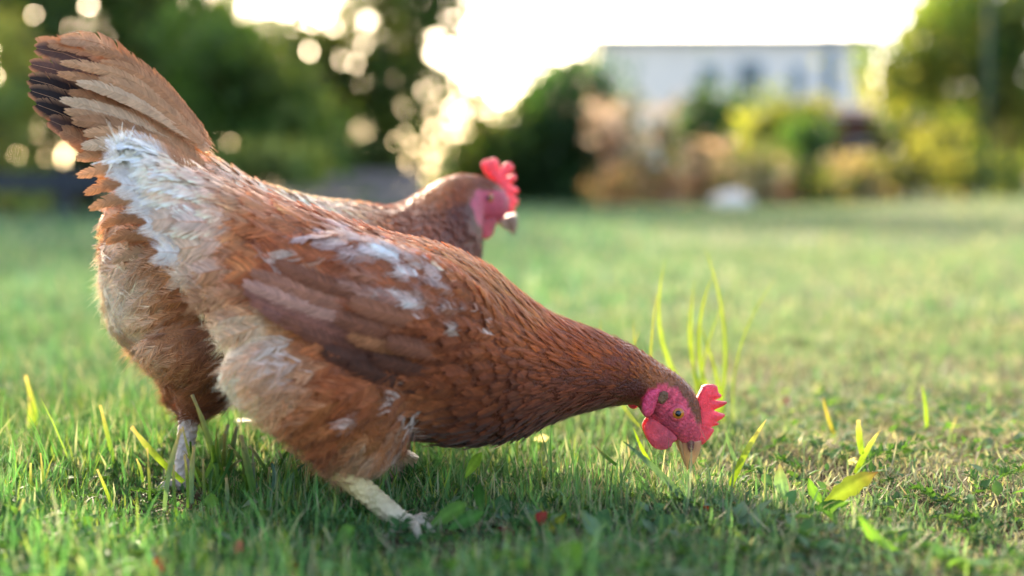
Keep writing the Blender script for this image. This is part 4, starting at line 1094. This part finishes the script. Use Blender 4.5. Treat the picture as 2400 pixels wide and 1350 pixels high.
# tall stems behind the pecking hen's neck
r, Y = plant('grass_clump', 'tall yellow green wild grass clump standing behind the hen\'s head', 'grass', 1660, 1010)
for (x0, y0, x1, y1, w, b) in [(1690, 1000, 1560, 605, 17, .10), (1680, 1000, 1650, 575, 15, -.05), (1700, 1000, 1672, 640, 17, .08), (1650, 990, 1628, 650, 12, .03), (1690, 1000, 1618, 700, 11, .06), (1640, 1000, 1700, 700, 9, .04), (1720, 1000, 1820, 650, 7, .06), (1700, 1000, 1640, 760, 14, -.02)]:
    single_blade(r, x0, y0, x1, y1, Y, Y + random.uniform(-.03, .03), w * .8, np.array([.14, .23, .05]) * random.uniform(.8, 1.15), np.array([.2, .25, .06]), bend=b * 1.6)
r, Y = plant('grass_clump', 'two arching grass stems just above the pecking hen\'s neck', 'grass', 1540, 1060)
for (x0, y0, x1, y1, w, b) in [(1530, 1000, 1540, 680, 11, .03), (1540, 1000, 1500, 770, 14, .16), (1500, 1000, 1410, 738, 11, .12), (1510, 960, 1485, 745, 8, .03)]:
    single_blade(r, x0, y0, x1, y1, Y, Y, w * .7, np.array([0.14, 0.2, 0.05]), np.array([0.24, 0.24, .09]), bend=b)
r, Y = plant('weed', 'broad lobed dandelion weed with one leaf glowing yellow green at right', 'weed', 1905, 1210)
broad_leaf(r, 1925, 1190, 2058, 1106, Y, Y - .01, 54, np.array([.13, .2, .035]), np.array([.12, .06, .05]))
broad_leaf(r, 1850, 1180, 1828, 1088, Y, Y, 40, BLG * 1.1, np.array([.12, .09, .08]), lobes=.04)
broad_leaf(r, 1935, 1185, 1895, 1120, Y, Y, 30, MID)
broad_leaf(r, 1900, 1195, 1990, 1180, Y - .02, Y - .03, 34, DKG)
r, Y = plant('grass_tuft', 'pair of wide pale green blades right of the hen\'s beak', 'grass', 2010, 1130)
single_blade(r, 2020, 1065, 2012, 985, Y, Y, 17, BRG, G_DRY, bend=.02, cut=True)
single_blade(r, 2005, 1110, 2065, 1006, Y, Y, 18, BRG * .9, G_DRY, bend=.03)
r, Y = plant('grass_tuft', 'long leaning blades beside the pecking hen\'s beak', 'grass', 1560, 1190)
single_blade(r, 1620, 1190, 1455, 1030, Y - .04, Y - .02, 20, BLG, BLG, bend=-.03)
single_blade(r, 1540, 1110, 1484, 1000, Y + .03, Y + .03, 12, BRG, BRG, bend=.04)
single_blade(r, 1712, 1140, 1797, 982, Y, Y, 20, BRG * .8, G_DRY, bend=.03)
single_blade(r, 1725, 1080, 1700, 1010, Y + .05, Y + .05, 12, BLG, BLG, bend=.03)
single_blade(r, 1445, 1090, 1388, 1038, Y, Y, 10, DKG, G_DRY, bend=.03)
r, Y = plant('grass_tuft', 'thin upright blades standing alone at the right of the lawn', 'grass', 2170, 1040)
single_blade(r, 2172, 1000, 2160, 900, Y, Y, 10, BRG, BRG, bend=-.03)
single_blade(r, 1965, 1040, 1928, 930, Y, Y, 9, np.array([.26, .26, .05]), np.array([.35, .25, .06]), bend=.03)
single_blade(r, 2210, 1090, 2245, 970, Y, Y, 9, BLG, G_DRY, bend=.03)
single_blade(r, 2340, 1080, 2320, 900, Y + .1, Y + .1, 12, BLG, BLG, bend=.05)
# low weeds
def rosette(label, px, py, leaves, cat_='weed', group=None):
    r, Y = plant('weed', label, cat_, px, py, group)
    for (x0, y0, x1, y1, dy, w, c, lb) in leaves:
        broad_leaf(r, x0, y0, x1, y1, Y + dy, Y + dy - .01, w, c, lobes=lb)
RED = np.array([.22, .03, .04]); PINK = np.array([.30, .13, .14])
rosette('low weed with a red and a yellow leaf below the belly of the hen', 1255, 1270, [(1240, 1245, 1282, 1200, 0, 34, RED, .1), (1270, 1285, 1325, 1205, -.01, 34, np.array([.2, .24, .03]), .05), (1235, 1280, 1300, 1240, -.01, 34, np.array([.3, .26, .03]), .05), (1220, 1250, 1165, 1235, 0, 30, RED * .7, .1)])
rosette('blurred green weed close to the camera at bottom centre right', 1320, 1400, [(1290, 1380, 1360, 1270, 0, 90, MID, .05), (1330, 1390, 1420, 1330, 0, 80, BLG, .05), (1270, 1380, 1215, 1310, 0, 60, MID, .05)])
rosette('blurred bright yellow green weed low in the right foreground', 2100, 1330, [(2120, 1300, 2010, 1200, 0, 34, MID * 1.2, .1), (2150, 1330, 2230, 1290, 0, 50, MID * 1.3, .1), (2080, 1340, 2000, 1320, 0, 60, MID, .1), (2200, 1350, 2290, 1335, 0, 60, BRG, .1)])
rosette('dark weed with pinkish leaves low in front of the hens', 560, 1345, [(548, 1310, 565, 1265, 0, 28, PINK, .05), (460, 1345, 480, 1300, -.02, 60, BRG, .05), (400, 1345, 360, 1310, -.02, 50, RED * .8, .05), (640, 1330, 660, 1290, 0, 36, BLG * 1.3, .05), (720, 1345, 690, 1325, 0, 50, RED * .6, .05)])
rosette('bright green weed leaves between the front hen\'s feet', 860, 1285, [(780, 1280, 830, 1235, -.02, 50, MID * 1.2, .05), (1010, 1230, 1095, 1180, .01, 50, MID, .1), (1050, 1240, 1135, 1200, 0, 44, DKG * 1.4, .1), (1130, 1200, 1125, 1130, .03, 34, DKG * 1.3, .08), (1090, 1120, 1130, 1060, .08, 30, BRG * 1.1, .03)])
r, Y = plant('weed', 'single round dark green leaf in the tuft by the white leg', 'weed', 497, 1200)
broad_leaf(r, 496, 1192, 495, 1156, Y - .03, Y - .03, 40, MID, lobes=0, face=.1)
r, Y = plant('fallen_petal', 'small white petal lying in the grass under the hen\'s breast', 'petal', 1268, 1075)
broad_leaf(r, 1250, 1030, 1288, 1026, Y, Y, 22, np.array([.7, .68, .66]), lobes=0, face=.4)
r, Y = plant('clover_flower', 'small white clover flower in the grass right of the beak', 'flower', 2000, 1120)
for k in range(14):
    a = k * 2.4; rr = 12 * math.sqrt(k / 14)
    broad_leaf(r, 1998 + rr * .4 * math.cos(a), 1085 + rr * .4 * math.sin(a), 1998 + rr * math.cos(a), 1082 + rr * math.sin(a), Y, Y - .003, 7, np.array([.7, .72, .6]), name='petal', lobes=0)

# ------------------------------------------------------------------ background garden
def blob_tree(name, label, cat_, boxes, Y, nleaf, leaf, cols, trunk=None, depth=1.2, group=None, seed=1, clump=0.35, nclump=40, mat='tree_leaf'):
    """crown made of leaf clumps; boxes = list of (cx,cy,rx,ry) in side-view px at distance Y"""
    rg = np.random.default_rng(seed)
    s = Y / FPX
    cx = boxes[0][0]
    base = at(cx if trunk is None else trunk[0], 430, Y); base[2] = float(hgt(base[0], Y))
    root = empty(name, tuple(base), label, cat_, group)
    bpy.context.view_layer.update()
    area = np.array([b[2] * b[3] for b in boxes], float); area /= area.sum()
    P = []; N_ = []; Cc = []
    cl = []
    for bi, b in enumerate(boxes):
        for _ in range(max(3, int(nclump * area[bi]))):
            while True:
                u = rg.uniform(-1, 1, 3)
                if u @ u < 1: break
            c = at(b[0], b[1], Y); c = c + np.array([u[0] * b[2] * s, u[1] * depth, -u[2] * b[3] * s])
            if c[2] < 0.02: c[2] = rg.uniform(0.02, 0.3)
            cl.append((c, rg.uniform(0.6, 1.3) * clump, rg.integers(len(cols)), rg.uniform(.7, 1.3)))
    per = nleaf // len(cl)
    for c, r_, ci, br in cl:
        p = c[None] + rg.normal(0, 1, (per, 3)) * np.array([1, 1, .8]) * r_ * .55
        p[:, 2] = np.maximum(p[:, 2], 0.03)
        P.append(p)
        cc = np.array(cols[ci])[None] * br * rg.uniform(.7, 1.3, (per, 1))
        Cc.append(cc)
    P = np.concatenate(P); Cc = np.concatenate(Cc); n = len(P)
    a = norm(rg.normal(0, 1, (n, 3))); b = norm(np.cross(a, rg.normal(0, 1, (n, 3))))
    sz = leaf * rg.uniform(.6, 1.4, (n, 1))
    V = np.stack([P - a * sz, P + b * sz * .55, P + a * sz, P - b * sz * .55], 1).reshape(-1, 3)
    T = (np.arange(n)[:, None, None] * 4 + np.array([(0, 1, 2), (0, 2, 3)])[None]).reshape(-1, 3)
    mesh_np('crown', V, T, M[mat], root, col=np.repeat(Cc, 4, 0), smooth=False)
    mb = MB()
    top = at(boxes[0][0], boxes[0][1], Y)
    r0 = 0.05 if trunk is None else trunk[1]
    mb.tube([base - np.array([0, 0, .05]), base * .6 + top * .4 + np.array([.03, 0, 0]), top], [r0, r0 * .7, r0 * .2], 8)
    for c, r_, _, _ in cl[::max(1, len(cl) // 10)]:
        f = rg.uniform(.3, .8); st_ = base * (1 - f) + top * f
        mb.tube([st_, (st_ + c) / 2 + np.array([0, 0, .05]), c], [r0 * .4, r0 * .25, r0 * .06], 6)
    mb.build('trunk', M['bark'], root, smooth=True)
    return root
DG = (.05, .09, .028); MG = (.075, .145, .03); LG = (.16, .22, .06); YG = (.27, .29, .08); BG = (.05, .125, .05); OL = (.11, .13, .035)
blob_tree('dark_tree', 'tall dark tree filling the upper left behind the tail', 'tree', [(200, 120, 300, 230), (-60, 250, 160, 260), (330, 330, 170, 150), (60, 380, 160, 120), (480, 95, 100, 125), (180, -70, 320, 120)], 13, 11000, .078, [DG, DG, MG, OL], trunk=(200, .16), seed=3, clump=.5, nclump=200, depth=1.6)
blob_tree('yellow_shrub', 'yellow green shrub at the far left edge', 'shrub', [(10, 260, 60, 120), (20, 120, 55, 60), (20, 430, 50, 60)], 9.5, 1500, .045, [YG, YG, LG], seed=4, clump=.16, nclump=22, depth=.4)
blob_tree('green_shrub', 'mid green shrub left of the sunlit gap', 'shrub', [(600, 260, 140, 130), (520, 180, 110, 130), (690, 330, 80, 80)], 11, 5000, .05, [MG, LG, MG], seed=5, clump=.26, nclump=60, depth=.7)
blob_tree('yellow_bush', 'low bush with yellow leaves behind the back hen', 'bush', [(590, 380, 70, 40), (690, 380, 50, 40)], 10, 900, .05, [YG, LG], seed=6, clump=.14, nclump=14, depth=.3)
blob_tree('leafy_tree', 'open tree with brown trunk and sky showing through its crown', 'tree', [(900, 40, 230, 170), (790, 230, 200, 130), (980, 210, 110, 100), (850, 340, 170, 60), (640, 290, 110, 100), (1020, -20, 130, 110), (1050, 280, 80, 120), (690, 150, 110, 110)], 16, 6600, .08, [DG, MG, OL, OL], trunk=(885, .13), seed=8, clump=.5, nclump=200, depth=1.2)
blob_tree('olive_shrub', 'low olive shrub behind the low wall and tree trunk', 'shrub', [(780, 380, 150, 45), (950, 400, 70, 35)], 15, 1500, .055, [OL, LG, DG], seed=18, clump=.25, nclump=30, depth=.5)
blob_tree('evergreen_bush', 'dense dark evergreen bush beside the house', 'bush', [(1250, 370, 150, 130), (1330, 270, 85, 110), (1150, 410, 90, 70), (1400, 350, 40, 130)], 17, 9000, .07, [BG, BG, DG, (.03, .08, .02)], seed=9, clump=.42, nclump=80, depth=1.0)
blob_tree('yellow_tree', 'yellow green tree at the upper right corner', 'tree', [(2330, 90, 190, 140), (2180, 150, 110, 100), (2420, 220, 110, 100), (2250, 20, 120, 60)], 15, 6500, .07, [YG, LG, LG, MG], trunk=(2380, .12), seed=10, clump=.42, nclump=60, depth=1.2)
blob_tree('yellow_bush', 'round yellow green bush in front of the house wall', 'bush', [(1850, 275, 90, 50), (1800, 330, 50, 50)], 20, 1800, .07, [YG, YG, LG], seed=11, clump=.3, nclump=22, depth=.6)
blob_tree('conical_shrub', 'small dark conical shrub in the flower border', 'shrub', [(1905, 330, 28, 60), (1905, 400, 32, 50), (1905, 450, 22, 40)], 14, 1300, .045, [BG, MG, BG], seed=12, clump=.16, nclump=24, depth=.3)
blob_tree('dark_hedge', 'dark clipped hedge under the house windows', 'hedge', [(1690, 285, 110, 55), (1690, 350, 120, 60)], 24, 3200, .09, [BG, DG, BG], seed=13, clump=.4, nclump=40, depth=.5)
blob_tree('dark_hedge', 'dark hedge in the shade below the yellow tree', 'hedge', [(2220, 270, 130, 45), (2350, 330, 100, 90), (2180, 350, 80, 60)], 18, 3600, .08, [DG, DG, BG], seed=14, clump=.36, nclump=46, depth=.6)
PW2 = (.55, .42, .28)
for k, (x, y, rx, ry, cs, lb) in enumerate([(2020, 425, 70, 40, [PW2, (.4, .34, .14), LG], 'straw yellow border plant beneath the red brown shed'), (2140, 400, 80, 50, [YG, (.28, .28, .05)], 'broad yellow green border plant left of the green post'), (2260, 420, 60, 45, [LG, (.4, .34, .16), YG], 'lime green border plant beside the green post'),
                                        (2370, 420, 70, 50, [LG, (.25, .28, .06), MG], 'pale green border plant right of the green post'), (1960, 440, 40, 36, [YG, LG], 'small yellow border plant beside the conical shrub'), (2190, 330, 60, 30, [YG, OL], 'olive yellow bush in front of the shaded hedge')]):
    blob_tree('border_plant', lb, 'plant', [(x, y, rx, ry)], 12.2 + .25 * k, 560, .045, cs, seed=20 + k, clump=.14, nclump=18, depth=.35, group='yellow plants in the right border')
PE = (.66, .40, .20); PW = (.74, .58, .42); OR = (.64, .38, .14); BRN = (.24, .13, .08)
for k, (x, y, rx, ry, cs, lb, nl) in enumerate([(1450, 450, 60, 36, [OR, PE, OR, LG], 'orange flowering plant next to the evergreen bush', 420), (1500, 375, 90, 56, [PE, PW, BRN, PW, LG], 'tall peach flowered shrub below the left end of the house', 330), (1550, 440, 80, 44, [PE, PW, OR, PE], 'peach flowered plant at the front of the border', 480), (1640, 370, 70, 40, [PE, PW, BRN, LG], 'dusty pink shrub before the dark clipped hedge', 230),
                                        (1660, 440, 80, 36, [(.55, .48, .26), PW, PE, LG], 'straw coloured tall grass in the middle of the border', 420), (1770, 400, 70, 60, [(.48, .45, .2), LG, PW, YG], 'grey green tall grass beneath the yellow bush', 420), (1830, 465, 70, 20, [BRN, (.26, .15, .12)], 'dark brown low plant beside the conical shrub foot', 300), (1425, 280, 50, 50, [PW, PW, BRN], 'pale flowered shrub touching the house corner', 160), (1560, 270, 60, 40, [PW, PE, PW], 'sparse pale flower heads standing before the house wall', 60)]):
    blob_tree('flower_clump', lb, 'plant', [(x, y, rx, ry)], 14.0 + .3 * (k % 5), nl, .05, cs, seed=40 + k, clump=.22, nclump=24, depth=.4, group='flowering plants in the border before the house', mat='petal')

# house
def pxbox(mb, x0, x1, y0, y1, Y, d, c=(1, 1, 1)):
    a = at(x0, y1, Y); b = at(x1, y0, Y)
    mb.box(a[0], b[0], Y, Y + d, a[2], b[2], c)
M['render'] = mat_solid('house_render', (.84, .72, .64), rough=.9, var=.05, scale=1.5, bump=.2, bscale=40)
M['glass'] = mat_solid('window_glass', (.05, .075, .09), rough=.12, var=.1, scale=1, spec=.5)
M['frame'] = mat_solid('frame_paint', (.55, .6, .66), rough=.4, var=.05)
M['roofing'] = mat_solid('roof_edge', (.28, .26, .25), rough=.5, var=.1)
M['timber'] = mat_solid('shed_timber', (.16, .06, .045), rough=.85, var=.3, scale=3, bump=.3, bscale=20)
M['post'] = mat_solid('post_paint', (.012, .05, .03), rough=.8, spec=.1, var=.15)
M['rail'] = mat_solid('rail_wood', (.02, .024, .035), rough=.6, var=.25, scale=6)
M['stone'] = mat_solid('stone', (.80, .70, .60), rough=.85, var=.2, scale=6, bump=.6, bscale=25)
M['wall'] = mat_solid('wall_stone', (.30, .23, .21), rough=.9, var=.25, scale=4, bump=.5, bscale=12)
HY = 40.0
c = at(1720, 430, HY); c[2] = 0
house = empty('house', tuple(c), 'pale grey flat roofed house beyond the garden', 'house')
bpy.context.view_layer.update()
mb = MB(); a = at(1398, 460, HY); b = at(2046, 98, HY); mb.box(a[0], b[0], HY, HY + 7, 0, b[2]); mb.build('wall', M['render'], house)
mb = MB(); r0 = at(1388, 98, HY); r1 = at(2056, 84, HY); mb.box(r0[0], r1[0], HY - .25, HY + 7.25, b[2] + .003, r1[2]); rf = mb.build('roof', M['roofing'], house)
mb = MB(); pxbox(mb, 1925, 1960, 97, 82, HY + 1, .5); a_ = at(1925, 98, HY + 1); b_ = at(1955, 80, HY + 1)
mb = MB(); mb.box(a_[0], b_[0], HY + 1, HY + 1.5, r1[2] - .05, b_[2]); mb.build('chimney', M['roofing'], rf)
for x0, x1, y0, y1 in [(1722, 1792, 140, 250), (1925, 1962, 112, 250), (1640, 1690, 150, 205), (1850, 1885, 150, 230)]:
    mb = MB(); p0 = at(x0, y1, HY); p1 = at(x1, y0, HY); t_ = .07
    mb.box(p0[0], p1[0], HY - .05, HY - .003, p0[2], p0[2] + t_); mb.box(p0[0], p1[0], HY - .05, HY - .003, p1[2] - t_, p1[2])
    mb.box(p0[0], p0[0] + t_, HY - .05, HY - .003, p0[2] + t_, p1[2] - t_); mb.box(p1[0] - t_, p1[0], HY - .05, HY - .003, p0[2] + t_, p1[2] - t_)
    w_ = mb.build('window', M['frame'], house)
    mb = MB(); mb.box(p0[0] + t_, p1[0] - t_, HY - .03, HY - .004, p0[2] + t_, p1[2] - t_); mb.build('pane', M['glass'], w_)
# shed
SY = 19.0
c = at(2045, 430, SY); c[2] = 0
shed = empty('shed', tuple(c), 'small red brown timber shed between the border plants', 'shed')
bpy.context.view_layer.update()
a = at(1968, 430, SY); b = at(2126, 268, SY)
nb = 9
for k in range(nb):
    mb = MB(); z0 = b[2] * k / nb; z1 = b[2] * (k + 1) / nb - .012
    mb.box(a[0], b[0], SY + .001 * (k % 2), SY + .06, z0, z1); mb.build('board', M['timber'], shed)
mb = MB(); mb.box(a[0] + .01, b[0] - .01, SY + .062, SY + 1.2, 0, b[2] - .01); mb.build('wall', M['timber'], shed)
mb = MB(); mb.add([(a[0] - .08, SY - .1, b[2]), (b[0] + .08, SY - .1, b[2]), (b[0] + .08, SY + 1.3, b[2] + .1), (a[0] - .08, SY + 1.3, b[2] + .1), (a[0] - .08, SY - .1, b[2] + .05), (b[0] + .08, SY - .1, b[2] + .05), (b[0] + .08, SY + 1.3, b[2] + .16), (a[0] - .08, SY + 1.3, b[2] + .16)],
                  [(0, 3, 2, 1), (4, 5, 6, 7), (0, 1, 5, 4), (1, 2, 6, 5), (2, 3, 7, 6), (3, 0, 4, 7)]); mb.build('roof', M['timber'], shed)
p0 = at(1990, 375, SY); p1 = at(2040, 330, SY)
mb = MB(); mb.box(p0[0], p1[0], SY - .03, SY - .002, p0[2], p1[2]); w_ = mb.build('window', M['frame'], shed)
mb = MB(); mb.box(p0[0] + .03, p1[0] - .03, SY - .034, SY - .0305, p0[2] + .03, p1[2] - .03); mb.build('pane', M['glass'], w_)
# green post, rail, boulder, low wall
c = at(2312, 430, 11.0); c[2] = 0
mb = MB(); mb.tube([c, c + np.array([0, 0, 2.0])], [.025, .025], 12); mb.tube([c + np.array([0, 0, 2.0]), c + np.array([0, 0, 2.04])], [.03, .015], 12)
tag(mb.build('fence_post', M['post'], None, True), 'slim dark green metal post at the right of the lawn', 'post')
c = at(40, 430, 8.0); c[2] = 0
rail = empty('rail_fence', tuple(c), 'low dark blue grey rail at the left edge of the lawn', 'fence')
bpy.context.view_layer.update()
x0 = at(-150, 430, 8)[0]; x1 = at(430, 430, 8)[0]; zt = at(0, 405, 8)[2]; zb = at(0, 448, 8)[2]
mb = MB(); mb.box(x0, x1, 8.0, 8.04, zb, zt); mb.build('rail', M['rail'], rail)
for xx in np.linspace(x0 + .1, x1 - .1, 3):
    mb = MB(); mb.box(xx - .04, xx + .04, 8.043, 8.12, -.02, zt + .03); mb.build('post', M['rail'], rail)
c = at(1715, 470, 12.5); c[2] = 0.0
mb = MB(); bm = bmesh.new(); bmesh.ops.create_icosphere(bm, subdivisions=3, radius=1)
for v in bm.verts:
    d = v.co.normalized(); k = 1 + .12 * math.sin(d.x * 5 + 1) * math.cos(d.y * 4) + .06 * math.sin(d.z * 9 + d.x * 7)
    v.co = Vector((d.x * .19 * k, d.y * .18 * k, max(d.z * .10 * k, -.09)))
me = bpy.data.meshes.new('boulder'); bm.to_mesh(me); bm.free()
me.polygons.foreach_set('use_smooth', np.ones(len(me.polygons), bool)); me.materials.append(M['stone'])
bo = bpy.data.objects.new('boulder', me); COL.objects.link(bo); bo.location = (c[0], c[1], .07)
tag(bo, 'pale boulder at the front of the flower border', 'boulder')
mb = MB(); a = at(600, 430, 13.5); b = at(935, 398, 13.5)
rg = np.random.default_rng(2); c = (a + b) / 2; c[2] = 0
wl = empty('low_wall', tuple(c), 'low pinkish grey stone wall at the back of the lawn', 'wall')
bpy.context.view_layer.update()
z = 0.0
for row in range(3):
    zz = b[2] / 3; x = a[0] - (row % 2) * .12
    while x < b[0]:
        w = rg.uniform(.2, .34)
        mb = MB(); e = rg.uniform(0, .02); mb.box(x, x + w - .012, 13.5 - e, 13.8, row * zz, (row + 1) * zz - .012); mb.build('stone', M['wall'], wl)
        x += w
print('script done', time.time() - _t)
